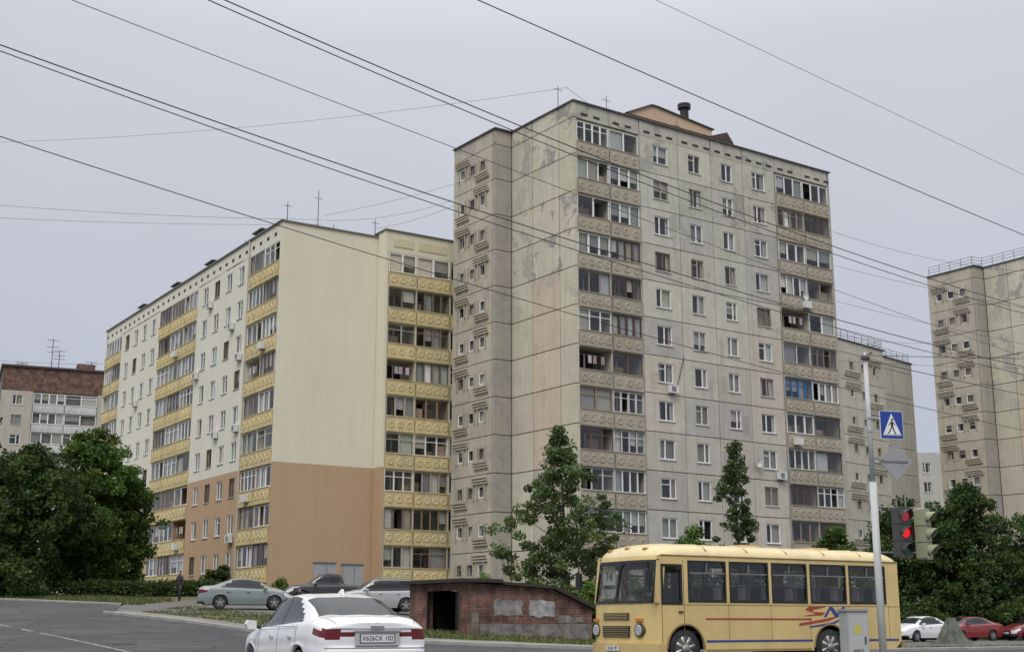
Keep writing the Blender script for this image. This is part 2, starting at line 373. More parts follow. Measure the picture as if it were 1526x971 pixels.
BL = (.02, .16, .42); BR = (.10, .06, .04)
SPEC_L = {(5, 0): ('o', None), (8, 1): ('g', BR), (7, 1): ('g', BR), (6, 1): ('g', BR), (4, 0): ('g', (.30, .22, .10)), (11, 0): ('g', WHITE), (11, 1): ('g', WHITE), (10, 0): ('g', WHITE), (2, 0): ('g', (.5, .5, .48))}
SPEC_R = {(7, 0): ('o', None), (5, 0): ('g', BL), (10, 1): ('g', BR), (4, 1): ('g', BR), (3, 1): ('g', BR), (6, 1): ('g', (.2, .17, .14)), (11, 0): ('g', WHITE), (11, 1): ('g', WHITE), (8, 0): ('g', WHITE)}
def tower(name, T, zr, full=True):
    m = Model(name, (T[0], T[1], 0), math.radians(35.05))
    NF = 12; z1 = zr - 4.0 - 2.8 * 11; zt = zr - 1.2
    seam = (.15, .145, .135)
    m.box('walls', .36, 26.84, 1.32, 13.3, -2, zr - .1, seam, 'concrete')
    m.box('walls', 6.25, 20.45, .36, 1.32, -2, zr - .1, seam, 'concrete')
    m.box('walls', .36, 26.84, .02, 1.32, -2, z1 - .2, (.3, .29, .27), 'concrete')
    m.box('walls', -1.2, .36, 8.15, 13.3, -2, zr - .1, seam, 'concrete')
    cols = [(.55, .515, .45), (.57, .525, .46), (.52, .49, .435), (.56, .51, .44), (.48, .46, .42), (.57, .52, .44), (.53, .50, .43)]
    tops = [(.53, .515, .45), (.56, .54, .47), (.47, .46, .42), (.54, .53, .45)]
    pc = (.415, .37, .295)
    m.fm = ('y', 0.)
    bays_l = [(.3, 3.22), (3.32, 6.1)]; bays_r = [(20.75, 23.8), (23.9, 26.9)]
    for k in range(NF):
        zk = z1 + 2.8 * k
        pe = .95 if k > 8 else (.6 if k > 5 else .3)
        for bays, sp in ((bays_l, SPEC_L), (bays_r, SPEC_R)):
            for j, b in enumerate(bays):
                st, fc = sp.get((k, j), ('g', None)) if full else (None, None)
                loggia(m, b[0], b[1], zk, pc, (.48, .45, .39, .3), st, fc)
        m.fb('walls', 6.16, 6.24, -.0, .3, zk, zk + 2.8, (.42, .40, .35, .3), 'panel')
        bd = [6.25, 10.1, 13.55, 17.0, 20.6]
        cx = [8.3, 11.8, 15.25, 18.75]; ww = [1.5, 1.3, 1.2, 1.5]
        for i in range(4):
            c = jit(random.choice(cols if k < 7 else tops), .06, pe * random.uniform(.1, 1))
            a, b = cx[i] - ww[i] / 2, cx[i] + ww[i] / 2
            wallhole(m, bd[i], bd[i + 1], zk, zk + 2.8, a, b, zk + .85, zk + 2.3, c, gap=.03)
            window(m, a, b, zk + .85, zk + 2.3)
            if random.random() < .3:   # touched-up paint patch beside / below the window
                q = random.uniform(bd[i] + .2, a - .6) if random.random() < .5 else random.uniform(b + .1, bd[i + 1] - .9)
                m.fb('reliefs', q, q + random.uniform(.35, .7), -.006, -.002, zk + random.uniform(.1, .9), zk + random.uniform(1.3, 2.6), jit(tuple(x * .9 for x in c[:3]), .1, .5), 'panel')
    for (a, k) in ((9.1, 5), (20.0, 3)): ac_unit(m, a - .7, z1 + 2.8 * k + .12)
    for (a, k) in ((23.0, 8), (21.2, 4)): m.fb('fittings', a, a + .8, -.5, -.18, z1 + 2.8 * k + .1, z1 + 2.8 * k + .66, (.66, .66, .64), 'trim')
    dish(m, 17.2, z1 + 2.8 * 3 + 1.2); dish(m, 23.3, z1 + 2.8 * 8 + 1.1)
    m.cyl('fittings', (9.35, -.05, z1 + 2.8 * 5 + .7), (10.1, -.05, z1 + 2.8 * 6 + .2), .03, .03, 5, (.03, .03, .03), 'plastic')
    for (a, b) in [(0.3, 3.25), (3.3, 6.2), (6.28, 10.07), (10.13, 13.5), (13.6, 16.95), (17.05, 20.6), (20.65, 23.8), (23.85, 27.1)]:
        m.fb('walls', a, b, 0, .3, zt + .0, zr, jit((.49, .465, .41), .07, .95), 'panel')
        q = a + .4
        while q < b - .5:
            m.fb('reliefs', q, q + .6, -.03, -.003, zt + .28, zt + .44, (.05, .048, .045), 'matte'); q += 1.15
    m.fm = ('x', 0.)
    tb = [0.0, 1.75, 5.05, 7.75]
    base = [(.60, .57, .46), (.60, .57, .47), (.58, .56, .45)]
    for k in range(-1, NF + 1):
        zk = z1 + 2.8 * k; h = 2.8 if k < NF else 1.2
        for i in range(3):
            c = base[i]
            if i == 1 and 3 <= k <= 7: c = (.61, .515, .41)
            if i == 1 and k < 3: c = (.54, .50, .43)
            if i == 2 and 3 <= k <= 5: c = (.57, .53, .44)
            pe = (.95 if i < 2 else .7) if (k in (8, 9, 11, 12)) else (.45 if k > 6 else .15)
            m.fb('walls', tb[i] + (.0 if i == 0 else .035), tb[i + 1] - .035, 0, .3, zk + .035, zk + h - (.0 if k == NF else .035), jit(c, .035, pe), 'panel')
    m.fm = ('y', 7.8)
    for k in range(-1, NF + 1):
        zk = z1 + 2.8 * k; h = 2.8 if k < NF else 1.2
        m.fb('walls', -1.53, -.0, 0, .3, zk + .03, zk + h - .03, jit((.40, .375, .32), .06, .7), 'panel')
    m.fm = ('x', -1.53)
    m.fb('walls', 8.14, 13.6, 0, .3, -2, z1 - .03, (.42, .40, .33, .2), 'panel')
    relief_face(m, 8.12, 13.65, z1, NF, zr, (.50, .46, .38), peel=.65)
    m.box('walls', 26.95, 27.2, 0, 13.3, -2, zr, (.45, .43, .38, .4), 'panel')
    m.box('walls', -1.5, 27.2, 13.3, 13.6, -2, zr, (.45, .43, .38, .4), 'panel')
    m.box('roof', .1, 27.1, .31, 13.2, zr - .08, zr + .02, (.08, .08, .08), 'concrete')
    cap = (.13, .13, .13)
    m.box('roof', -.12, 27.32, -.14, .34, zr + .003, zr + .10, cap, 'metal')
    m.box('roof', -.12, .34, .35, 7.6, zr + .003, zr + .10, cap, 'metal')
    m.box('roof', -1.67, .34, 7.62, 8.1, zr + .003, zr + .10, cap, 'metal')
    m.box('roof', -1.67, -1.2, 8.12, 13.7, zr + .003, zr + .10, cap, 'metal')
    m.box('roof', 26.9, 27.32, .36, 13.7, zr + .003, zr + .10, cap, 'metal')
    m.box('lift_house', 9.6, 17.6, 4.6, 9.5, zr, zr + 2.6, (.60, .45, .33), 'stucco')
    m.prism('lift_house', [(8.9, zr + 2.6), (11.4, zr + 3.8), (11.9, zr + 3.8), (18.0, zr + 3.2), (18.0, zr + 2.6)], 4.3, 9.8, 'y', (.58, .43, .31), 'stucco')
    m.prism('lift_house', [(8.7, zr + 2.62), (11.3, zr + 3.88), (12.0, zr + 3.88), (18.2, zr + 3.28), (18.2, zr + 3.20), (12.0, zr + 3.802), (11.4, zr + 3.802), (8.9, zr + 2.602)], 4.15, 9.9, 'y', cap, 'metal')
    m.box('roof', 16.8, 19.6, 3.4, 5.6, zr + 1.9, zr + 2.1, (.06, .05, .05), 'metal')
    m.prism('roof', [(16.8, zr + 2.1), (19.6, zr + 2.1), (18.9, zr + 2.9)], 3.4, 5.6, 'y', (.10, .07, .06), 'matte')
    m.box('roof', 17.2, 19.2, 3.6, 5.4, zr, zr + 1.9, (.22, .15, .12), 'matte')
    m.cyl('roof', (15.9, 5.3, zr + 1), (15.9, 5.3, zr + 5.0), .36, .36, 12, (.04, .04, .04), 'metal')
    m.cyl('roof', (15.9, 5.3, zr + 4.9), (15.9, 5.3, zr + 5.3), .55, .55, 12, (.05, .04, .04), 'metal')
    for (x, y, h) in [(.3, 2.2, 2.0), (5.6, 3, 2.8), (1.2, 9, .9), (6.1, 3.5, 1.3), (6.5, 8, 1.6), (13.6, 3.8, 2.8), (14.1, 4.1, 2.6)]:
        m.cyl('antennas', (x, y, zr), (x, y, zr + h), .035, .025, 6, (.1, .1, .1), 'metal')
        m.box('antennas', x - .4, x + .4, y - .015, y + .015, zr + h * .85, zr + h * .85 + .03, (.1, .1, .1), 'metal')
    if not full: rail(m, [(-1.5, 13.4), (-1.5, 8), (-.1, 7.8), (-.1, .2), (20, .1)], zr + .1)
    return m.finish()
def rail(m, pts, z):
    c = (.14, .14, .15)
    for (p, q) in zip(pts[:-1], pts[1:]):
        L = math.dist(p, q); n = max(1, int(L / 1.2))
        for i in range(n + 1):
            x = p[0] + (q[0] - p[0]) * i / n; y = p[1] + (q[1] - p[1]) * i / n
            m.cyl('railing', (x, y, z), (x, y, z + .95), .025, .025, 4, c, 'metal')
        for h in (.32, .62, .95): m.cyl('railing', (*p, z + h), (*q, z + h), .025, .025, 4, c, 'metal')

tower('apartment_tower', (4.44, 88.7), 38.1)
tower('apartment_tower', (53.6, 124.7), 37.2, full=False)

def left_block():
    m = Model('apartment_block', (-17.15, 93.2, 0), math.atan2(.544, .8391))
    NF = 9; z1 = 4.0; zr = 30.4; z4 = z1 + 8.4
    cream = (.71, .67, .53); tan = (.48, .335, .22); white = (.70, .68, .59); yel = (.64, .53, .29)
    m.box('walls', 1.32, 20, .36, 45, -1, zr - .15, (.35, .33, .28), 'concrete')
    m.box('walls', .36, 1.32, .36, .4, -1, zr - .15, (.35, .33, .28), 'concrete')
    m.box('walls', .36, 1.32, 6.5, 17.6, -1, zr - .15, (.35, .33, .28), 'concrete')
    m.box('walls', .36, 1.32, 28.3, 39.5, -1, zr - .15, (.35, .33, .28), 'concrete')
    m.box('walls', 8.3, 20, -.0, .36, -1, zr - .15, (.35, .33, .28), 'concrete')
    m.box('walls', .0, 8, .0, .3, -1, z4, tan, 'stucco'); m.box('walls', .0, 8, .0, .3, z4, zr, cream, 'stucco')
    m.box('walls', 8.0, 8.25, -1.3, -.02, -1, z4, tan, 'stucco'); m.box('walls', 8.0, 8.25, -1.3, -.02, z4, zr + .3, cream, 'stucco')
    m.box('walls', -.04, 8.0, -.04, -.002, -1, z1 - .75, (.3, .2, .14), 'stucco')
    m.fm = ('y', -1.3)
    for k in range(NF):
        zk = z1 + 2.8 * k
        for b in [(8.32, 10.7), (10.8, 13.7), (13.8, 17)]:
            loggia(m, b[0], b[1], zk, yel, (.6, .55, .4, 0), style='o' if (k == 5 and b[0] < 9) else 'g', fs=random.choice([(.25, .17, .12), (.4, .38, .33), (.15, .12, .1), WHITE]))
    zt = z1 + 2.8 * NF
    m.fb('walls', 8.26, 17, 0, .3, zt - .15, zr + .3, (.68, .64, .48), 'stucco')
    for (a, b) in [(8.7, 10.4), (10.9, 13.4)]: m.fb('reliefs', a, b, -.05, -.003, zt + .3, zt + .95, (.6, .55, .38), 'stucco')
    m.fb('walls', 8.25, 17, 0, 1.3, -1, z1 - .15, tan, 'stucco')
    m.fm = ('x', 0.)
    bays = [(.32, 3.2), (3.3, 6.15), (17.95, 21.2), (21.3, 24.6), (24.7, 27.95), (39.85, 42.4), (42.5, 45.1)]
    bd1 = [6.2, 9.3, 11.95, 14.65, 17.9]; c1 = [7.95, 10.6, 13.3, 16.0]
    bd2 = [28.0, 31.15, 33.85, 36.55, 39.8]; c2 = [29.8, 32.5, 35.2, 37.9]
    for k in range(NF):
        zk = z1 + 2.8 * k; wc = tan if k < 3 else white
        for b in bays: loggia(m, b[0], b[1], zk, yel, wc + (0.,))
        for bd, cc in ((bd1, c1), (bd2, c2)):
            for i in range(4):
                wallhole(m, bd[i], bd[i + 1], zk, zk + 2.8, cc[i] - .6, cc[i] + .6, zk + .85, zk + 2.3, wc, 'stucco')
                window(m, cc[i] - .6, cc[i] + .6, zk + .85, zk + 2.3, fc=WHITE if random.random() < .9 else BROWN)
    for (a, k) in ((8.9, 7), (7.0, 6), (11.4, 4), (14.1, 8), (7.0, 4), (7.1, 1), (33.3, 6), (30.5, 3), (16.7, 6)): ac_unit(m, a, z1 + 2.8 * k + .2)
    for (a, k) in ((2.0, 6), (4.0, 2), (19, 1), (22, 7)): m.fb('fittings', a, a + .8, -.5, -.18, z1 + 2.8 * k + .2, z1 + 2.8 * k + .75, (.66, .66, .64), 'trim')
    m.fb('walls', .3, 45.3, 0, .36, zt - .15 + .0, zr, white, 'stucco')
    m.fb('walls', .3, 45.3, 0, .36, -1, z1 - .153, tan, 'stucco')
    q = 1.
    while q < 45: m.fb('reliefs', q, q + .45, -.02, -.003, zt + .35, zt + .6, (.06, .055, .05), 'matte'); q += 1.45
    m.box('walls', 0, 20, 45.0, 45.3, -1, zr, white, 'stucco'); m.box('walls', 19.7, 20, .36, 45, -1, zr, white, 'stucco')
    cap = (.22, .21, .2)
    m.box('roof', -.15, .36, -.12, 45.4, zr + .003, zr + .10, cap, 'metal'); m.box('roof', .37, 8.0, -.12, .36, zr + .003, zr + .10, cap, 'metal')
    m.box('roof', 7.9, 17.2, -1.42, -.9, zr + .303, zr + .4, cap, 'metal'); m.box('roof', 7.9, 8.3, -.88, .5, zr + .303, zr + .4, cap, 'metal')
    m.box('roof', .2, 19.9, .36, 45, zr - .14, zr - .02, (.1, .1, .1), 'concrete')
    for y in (7, 18, 27, 37): m.box('roof', 1.2, 2.6, y, y + 1.5, zr - .1, zr + 1.3, (.3, .28, .26), 'concrete'); m.box('roof', 1.0, 2.8, y - .2, y + 1.7, zr + 1.3, zr + 1.42, (.08, .08, .08), 'metal')
    for (x, y, h) in [(.6, .6, 1.8), (3.2, .8, 3.2), (7.8, .2, 1.5), (2.5, 14, 2.4), (2.5, 30, 2.2), (6, 4, 1.8)]:
        m.cyl('antennas', (x, y, zr - .1), (x, y, zr + h), .035, .025, 6, (.08, .08, .08), 'metal')
        m.box('antennas', x - .3, x + .3, y - .02, y + .02, zr + h * .8, zr + h * .8 + .03, (.08, .08, .08), 'metal')
    m.cyl('fittings', (-.1, 6.25, z1 - 1), (-.1, 6.25, zr), .06, .06, 6, (.5, .48, .42), 'trim')
    return m.finish()
left_block()

def mid_block():
    m = Model('apartment_block', (28.6, 123.8, 0), math.radians(44.8))
    zr = 29.0; c = (.55, .525, .46)
    m.box('walls', 0, 23.2, 1.9, 16, -2, zr - .1, (.18, .17, .16), 'concrete'); m.box('walls', 0, 14.4, .36, 1.9, -2, zr - .1, (.18, .17, .16), 'concrete')
    m.fm = ('y', 0.)
    z1 = zr - 1.2 - 2.8 * 10
    relief_face(m, 6.0, 14.7, z1, 10, zr, c, peel=.3); m.fb('walls', 0, 6, 0, .3, z1, zr, c + (.3,), 'panel')
    m.box('walls', 14.4, 14.7, .3, 1.5, -2, zr, c + (.3,), 'panel')
    m.fm = ('y', 1.5)
    for k in range(10):
        for (a, b) in ((14.75, 18.9), (19.0, 23.4)): m.fb('walls', a, b, 0, .3, z1 + 2.8 * k + .03, z1 + 2.8 * (k + 1) - .03, jit(c, .04, .3), 'panel')
    m.fb('walls', 14.75, 23.4, 0, .3, z1 + 28.03, zr, c + (.3,), 'panel')
    m.box('walls', 23.1, 23.4, 1.8, 16, -2, zr, c + (.3,), 'panel')
    m.box('roof', -.1, 14.9, -.12, 2, zr + .003, zr + .12, (.1, .1, .1), 'metal'); m.box('roof', 14.9, 23.5, 1.4, 3, zr + .003, zr + .12, (.1, .1, .1), 'metal')
    rail(m, [(4, .1), (14.6, .1), (14.6, 1.7), (23.2, 1.7)], zr + .1)
    return m.finish()
mid_block()

def far_brick():
    m = Model('apartment_block', (-71.6, 180, 0), math.radians(23))
    zr = 36.5; m.box('walls', 0, 30, .36, 14, 0, zr - .1, (.2, .19, .18), 'concrete')
    m.fm = ('y', 0.); z = zr - 3.4
    m.fb('walls', 0, 30, 0, .3, z, zr, (.26, .09, .06), 'brick')
    for k in range(11):
        zk = z - 2.8 * (k + 1)
        for (a, b, c0) in ((0, 4.2, 2.2), (13, 17, 15), (17, 21, 19), (21, 25, 23)):
            wallhole(m, a, b, zk, zk + 2.8, c0 - .7, c0 + .7, zk + .8, zk + 2.2, (.48, .45, .40, .3)); window(m, c0 - .7, c0 + .7, zk + .8, zk + 2.2)
        for (a, b) in ((4.3, 8.5), (8.6, 12.9)): loggia(m, a, b, zk, (.58, .58, .58), (.46, .44, .4, .2), fs=WHITE, style='g')
        m.fb('walls', 25, 30, 0, .3, zk, zk + 2.8, (.48, .45, .40, .3), 'panel')
    m.box('roof', -.3, 30.3, -.3, 14.2, zr + .003, zr + .25, (.12, .1, .1), 'metal')
    for (x, h) in ((6.5, 5), (7.5, 3.4), (12, 2), (2.5, 1.2)):
        m.cyl('antennas', (x, 3, zr), (x, 3, zr + h), .06, .05, 5, (.05, .05, .05), 'metal')
        for j in (.6, .75, .95): m.box('antennas', x - .8, x + .8, 2.98, 3.02, zr + h * j, zr + h * j + .06, (.05, .05, .05), 'metal')
    m.box('roof', 10, 12.5, 2, 4, zr, zr + 1.4, (.25, .1, .08), 'brick')
    m.finish()
    m = Model('apartment_block', (55, 188, 0), math.radians(10))
    zr = 25.4; m.box('walls', 0, 22, .36, 12, 0, zr - .1, (.2, .19, .18), 'concrete'); m.fm = ('y', 0.)
    for k in range(8):
        zk = zr - 1 - 2.8 * (k + 1)
        for i in range(6): wallhole(m, i * 3.6, i * 3.6 + 3.6, zk, zk + 2.8, i * 3.6 + 1, i * 3.6 + 2.4, zk + .8, zk + 2.3, (.5, .5, .47, .2)); window(m, i * 3.6 + 1, i * 3.6 + 2.4, zk + .8, zk + 2.3)
    m.fb('walls', 0, 21.6, 0, .3, zr - 1, zr, (.5, .5, .48, .1), 'panel')
    m.finish()
far_brick()

# ------------------------------------------------------------------ garage
def garage():
    gx, gy = -1.9, 52
    m = Model('brick_garage', (gx, gy, 0), math.radians(35.05))
    b = (.3, .1, .06); zb = -.2
    m.prism('walls', [(.0, zb), (6.4, zb), (6.4, 1.62), (4.3, 2.42), (0, 2.62)], 0, .28, 'y', b, 'brick')
    m.prism('walls', [(.3, zb), (6.3, zb), (6.3, 1.5), (4.3, 2.3), (.3, 2.45)], 3.9, 4.1, 'y', b, 'brick')
    m.box('walls', 0, .3, 2.75, 4.1, zb, 2.62, b, 'brick'); m.box('walls', 0, .3, .28, 2.75, 2.32, 2.62, b, 'brick')
    m.box('walls', 6.1, 6.4, .28, 3.9, zb, 1.5, b, 'brick')
    m.box('door', .5, .56, .3, 1.35, .3, 2.32, (.03, .032, .034), 'metal'); m.box('door', .5, 1.7, 2.70, 2.74, .3, 2.32, (.025, .025, .03), 'metal')
    m.box('door', -.02, .1, .282, .35, .3, 2.32, (.1, .08, .07), 'metal'); m.box('door', -.02, .1, 2.68, 2.748, .3, 2.32, (.1, .08, .07), 'metal')
    m.box('walls', 2.2, 2.25, .3, 3.8, zb, 2.4, (.02, .02, .02), 'matte')  # black sheet behind the doorway paints the dark interior, no real partition
    m.box('roof', -.35, 1.7, -.3, 4.4, 2.622, 2.76, (.05, .045, .042), 'concrete')
    m.prism('roof', [(1.7, 2.56), (4.32, 2.43), (6.6, 1.55), (6.7, 1.66), (4.36, 2.55), (1.7, 2.67)], -.22, 4.3, 'y', (.05, .045, .04), 'concrete')
    g = (.25, .235, .22)
    def rag(x0, x1, z0, z1, d, c, seed):
        r = random.Random(seed); P = []
        n = 7
        for i in range(n): P.append((x0 + (x1 - x0) * i / n, z0 + r.uniform(-.04, .05)))
        for i in range(4): P.append((x1 + r.uniform(-.07, .04), z0 + (z1 - z0) * i / 4))
        for i in range(n): P.append((x1 - (x1 - x0) * i / n, z1 + r.uniform(-.07, .04)))
        for i in range(4): P.append((x0 + r.uniform(-.04, .06), z1 - (z1 - z0) * i / 4))
        m.prism('plaster', P, -d, -.002, 'y', c, 'plaster')
    rag(1.45, 2.85, 1.35, 1.98, .012, (.32, .31, .30), 1); rag(3.2, 4.45, 1.3, 1.95, .016, (.46, .45, .45), 2)
    rag(.75, 6.25, .2, 1.02, .022, g, 3); rag(4.6, 5.9, 1.08, 1.35, .013, (.27, .26, .24), 4); rag(.35, .7, .5, 1.5, .01, (.22, .19, .17), 5)
    return m.finish()
garage()

# ------------------------------------------------------------------ ground, road
def grid_far(lo, hi, far):
    return np.array([-far, -far / 2, -far / 4, lo * 2.] + list(range(lo, hi + 1)) + [hi * 2., far / 4, far / 2, far])
gx = grid_far(-130, 130, 2500); gy = grid_far(-30, 140, 2500)
gy = np.array(sorted(set(gy)))
X, Y = np.meshgrid(gx, gy); Z = hgt(X, Y)
nx, ny = len(gx), len(gy)
vs = list(zip(X.ravel().tolist(), Y.ravel().tolist(), Z.ravel().tolist()))
fs = [(j * nx + i, j * nx + i + 1, (j + 1) * nx + i + 1, (j + 1) * nx + i) for j in range(ny - 1) for i in range(nx - 1)]
g = mesh_obj('ground', vs, fs, [(1, 1, 1, 1)] * len(fs), ['groundmat'] * len(fs), True)

YB = [(-130, 138), (-60, 97), (-31, 81), (-21, 71.5), (-19, 66), (-18.4, 60), (-9.2, 46.2), (-6, 43.6), (-2.6, 42.3), (2.3, 42.8), (6, 45), (12, 49), (30, 61.6), (60, 82.6), (129, 131)]
ybx = np.array([p[0] for p in YB], float); yby = np.array([p[1] for p in YB], float)
def yb(x): return float(np.interp(x, ybx, yby))
def strip(name, x0, x1, lo, hi, off, mat, step=1.0):
    xs = np.arange(x0, x1 + 1e-6, step); L = [lo(x) for x in xs]; Hh = [hi(x) for x in xs]
    ys = np.arange(math.floor(min(L)), math.ceil(max(Hh)) + 1, 1.0)
    v = []; f = []; n = len(ys)
    for x, l, h in zip(xs, L, Hh):
        for y in ys:
            yy = min(max(y, l), h); v.append((float(x), float(yy), H(x, yy) + off))
    for i in range(len(xs) - 1):
        for j in range(n - 1):
            q = (i * n + j, (i + 1) * n + j, (i + 1) * n + j + 1, i * n + j + 1)
            if v[q[0]][1] == v[q[3]][1] and v[q[1]][1] == v[q[2]][1]: continue
            if v[q[0]][1] == v[q[3]][1]: q = (q[0], q[1], q[2])
            elif v[q[1]][1] == v[q[2]][1]: q = (q[0], q[1], q[3])
            f.append(q)
    return mesh_obj(name, v, f, [(1, 1, 1, 1)] * len(f), [mat] * len(f), True)
strip('road', -129, 129, lambda x: -29, yb, .012, 'asphalt')
strip('pavement', -60, -22, lambda x: yb(x) + .12, lambda x: yb(x) + 1.0, .10, 'pavement')
strip('pavement', -18, 60, lambda x: yb(x) + .1, lambda x: yb(x) + 2.2, .10, 'pavement')
strip('parking_lot', -21, -1, lambda x: np.interp(x, [-21, -18.5, -12, -1], [72, 62, 60, 60]), lambda x: np.interp(x, [-21, -18, -1], [73, 80, 86]), .016, 'lotasphalt')
strip('parking_lot', 14, 70, lambda x: yb(x) + 5, lambda x: yb(x) + 40, .016, 'lotasphalt')
def sweep(name, pts, w, h, col, mat):
    v = []; f = []
    for i, p in enumerate(pts):
        a = Vector(pts[max(0, i - 1)]); b = Vector(pts[min(len(pts) - 1, i + 1)]); d = (b - a).normalized(); n = Vector((-d.y, d.x))
        for s, hh in ((0, -.1), (0, h - .02), (.02, h), (w, h), (w, -.1)):
            q = Vector(p) + n * s; v.append((q.x, q.y, H(q.x, q.y) + hh))
    for i in range(len(pts) - 1):
        for j in range(4): f.append((i * 5 + j, (i + 1) * 5 + j, (i + 1) * 5 + j + 1, i * 5 + j + 1))
    return mesh_obj(name, v, f, [col + (0,)] * len(f), [mat] * len(f))
def dense(poly, st=1.0):
    out = []
    for (p, q) in zip(poly[:-1], poly[1:]):
        n = max(1, int(math.dist(p, q) / st))
        for i in range(n): out.append((p[0] + (q[0] - p[0]) * i / n, p[1] + (q[1] - p[1]) * i / n))
    out.append(poly[-1]); return out
sweep('kerb', dense(YB[1:4]), .15, .12, (.30, .29, .27), 'concrete')
sweep('kerb', dense(YB[5:14]), .15, .13, (.32, .31, .29), 'concrete')
def marking(p, q, w, dash=None):
    d = Vector((q[0] - p[0], q[1] - p[1])); L = d.length; d.normalize(); n = Vector((-d.y, d.x)) * w / 2
    v = []; f = []; t = 0
    while t < L:
        e = min(L, t + (dash[0] if dash else 1.0)); k = max(1, int(round(e - t)))
        for i in range(k):
            a = Vector(p) + d * (t + (e - t) * i / k); b = Vector(p) + d * (t + (e - t) * (i + 1) / k); o = len(v)
            for c in (a - n, b - n, b + n, a + n): v.append((c.x, c.y, H(c.x, c.y) + .02))
            f.append((o, o + 1, o + 2, o + 3))
        t = e + (dash[1] if dash else 0)
    mesh_obj('road_marking', v, f, [(.34, .34, .33, 0)] * len(f), ['plaster'] * len(f))
marking((-3.5, 24.4), (-15.4, 43.6), .12)
marking((-15.9, 44.4), (-34, 74), .12, (2, 2))
marking((6, 26), (40, 50), .12, (3, 3))
marking((-24, 40), (-42, 68), .12, (2, 3))
def patch(name, poly, off, col, mat):
    v = [(x, y, H(x, y) + off) for x, y in poly]; mesh_obj(name, v, [tuple(range(len(v)))], [col + (0,)], [mat])
patch('manhole_cover', [(-11 + .35 * math.cos(t), 38 + .35 * math.sin(t)) for t in np.linspace(0, 6.1, 16)], .022, (.03, .03, .03), 'metal')

# ------------------------------------------------------------------ vegetation
def leaves_obj(name, C, S, col, parent, seed=0):
    r = np.random.default_rng(seed); n = len(C)
    nrm = r.normal(size=(n, 3)); nrm[:, 2] += .6; nrm /= np.linalg.norm(nrm, axis=1)[:, None]
    t = r.normal(size=(n, 3)); a = np.cross(nrm, t); a /= np.linalg.norm(a, axis=1)[:, None]; b = np.cross(nrm, a)
    a *= (S * .5)[:, None]; b *= (S * .32)[:, None]
    V = np.stack([C - a, C - b + nrm * (S * .1)[:, None], C + a, C + b + nrm * (S * .1)[:, None]], 1).reshape(-1, 3)
    me = bpy.data.meshes.new(name); me.vertices.add(4 * n); me.loops.add(4 * n); me.polygons.add(n)
    me.vertices.foreach_set('co', V.astype(np.float32).ravel()); me.loops.foreach_set('vertex_index', np.arange(4 * n, dtype=np.int32))
    me.polygons.foreach_set('loop_start', np.arange(0, 4 * n, 4, dtype=np.int32)); me.polygons.foreach_set('loop_total', np.full(n, 4, dtype=np.int32))
    me.update(calc_edges=True)
    ca = me.color_attributes.new('Col', 'FLOAT_COLOR', 'CORNER')
    cc = np.concatenate([col, np.ones((n, 1))], 1); ca.data.foreach_set('color', np.repeat(cc, 4, axis=0).astype(np.float32).ravel())
    me.materials.append(MATS['leaf'])
    o = bpy.data.objects.new(name, me); scene.collection.objects.link(o); o.parent = parent
    return o
def tree(name, x, y, top, R, prof, nc, npc, leaf=.24, base=(.055, .10, .025), crown0=.12, rc=.6, seed=1, trunk=.16, lean=0.):
    g0 = H(x, y); h = top - g0; m = Model(name, (x, y, g0 - .05)); r = np.random.default_rng(seed)
    ph = r.uniform(0, 6.28, 4); pts = []; c0 = crown0 * h
    while len(pts) < nc:
        t = r.uniform(0, 1); pr = np.interp(t, [p[0] for p in prof], [p[1] for p in prof])
        if r.uniform() > pr + .08: continue
        th = r.uniform(0, 2 * math.pi)
        Rr = R * pr * (1 + .22 * math.sin(2 * th + ph[0] + 4 * t) + .16 * math.sin(3 * th + ph[1] - 7 * t))
        rr = max(0.05, Rr - rc * .6) * r.uniform(0.02, 1) ** .45
        pts.append((rr * math.cos(th) + lean * t * h * .1, rr * math.sin(th), c0 + t * (h - c0 - rc * .5), pr))
    P = np.array(pts)
    C = []; S = []; K = []
    for i in range(nc):
        rci = rc * r.uniform(.55, 1.2); n = int(npc * r.uniform(.6, 1.3))
        q = r.normal(size=(n, 3)); q /= np.linalg.norm(q, axis=1)[:, None]; q *= (rci * r.uniform(.1, 1, n) ** .5)[:, None]; q[:, 2] *= .7
        C.append(P[i, :3] + q); S.append(leaf * r.uniform(.6, 1.3, n))
        k = r.uniform(.6, 1.5); hue = r.uniform(-.12, .14)
        c = np.array(base) * k * np.array([1 + hue, 1, 1 - hue]); K.append(np.clip(c[None] * r.uniform(.7, 1.35, (n, 1)), 0, 1))
    leaves_obj('foliage', np.concatenate(C), np.concatenate(S), np.concatenate(K), m.e, seed)
    bc = (.09, .075, .06)
    m.cyl('trunk', (0, 0, -.2), (lean * .04 * h, 0, h * .55), trunk, trunk * .5, 8, bc, 'bark'); m.cyl('trunk', (lean * .04 * h, 0, h * .55), (lean * .1 * h, 0, h * .95), trunk * .5, trunk * .12, 6, bc, 'bark')
    for i in range(0, nc, max(1, nc // 30)):
        q = P[i]; zb = max(h * .12, q[2] - .5 * math.hypot(q[0], q[1]) - .3); zb = min(zb, h * .85)
        m.cyl('limbs', (lean * .07 * zb, 0, zb), (q[0] * .55 + .1, q[1] * .55, zb + (q[2] - zb) * .5), trunk * .32, trunk * .2, 5, bc, 'bark', False)
        m.cyl('limbs', (q[0] * .55 + .1, q[1] * .55, zb + (q[2] - zb) * .5), (q[0], q[1], q[2]), trunk * .2, trunk * .06, 5, bc, 'bark', False)
    m.finish(('trunk',))
ROUND = [(0, .55), (.2, .9), (.45, 1), (.7, .85), (.88, .55), (1, .15)]
ACACIA = [(0, .65), (.12, .95), (.3, 1), (.5, .95), (.66, .66), (.82, .36), (1, .08)]
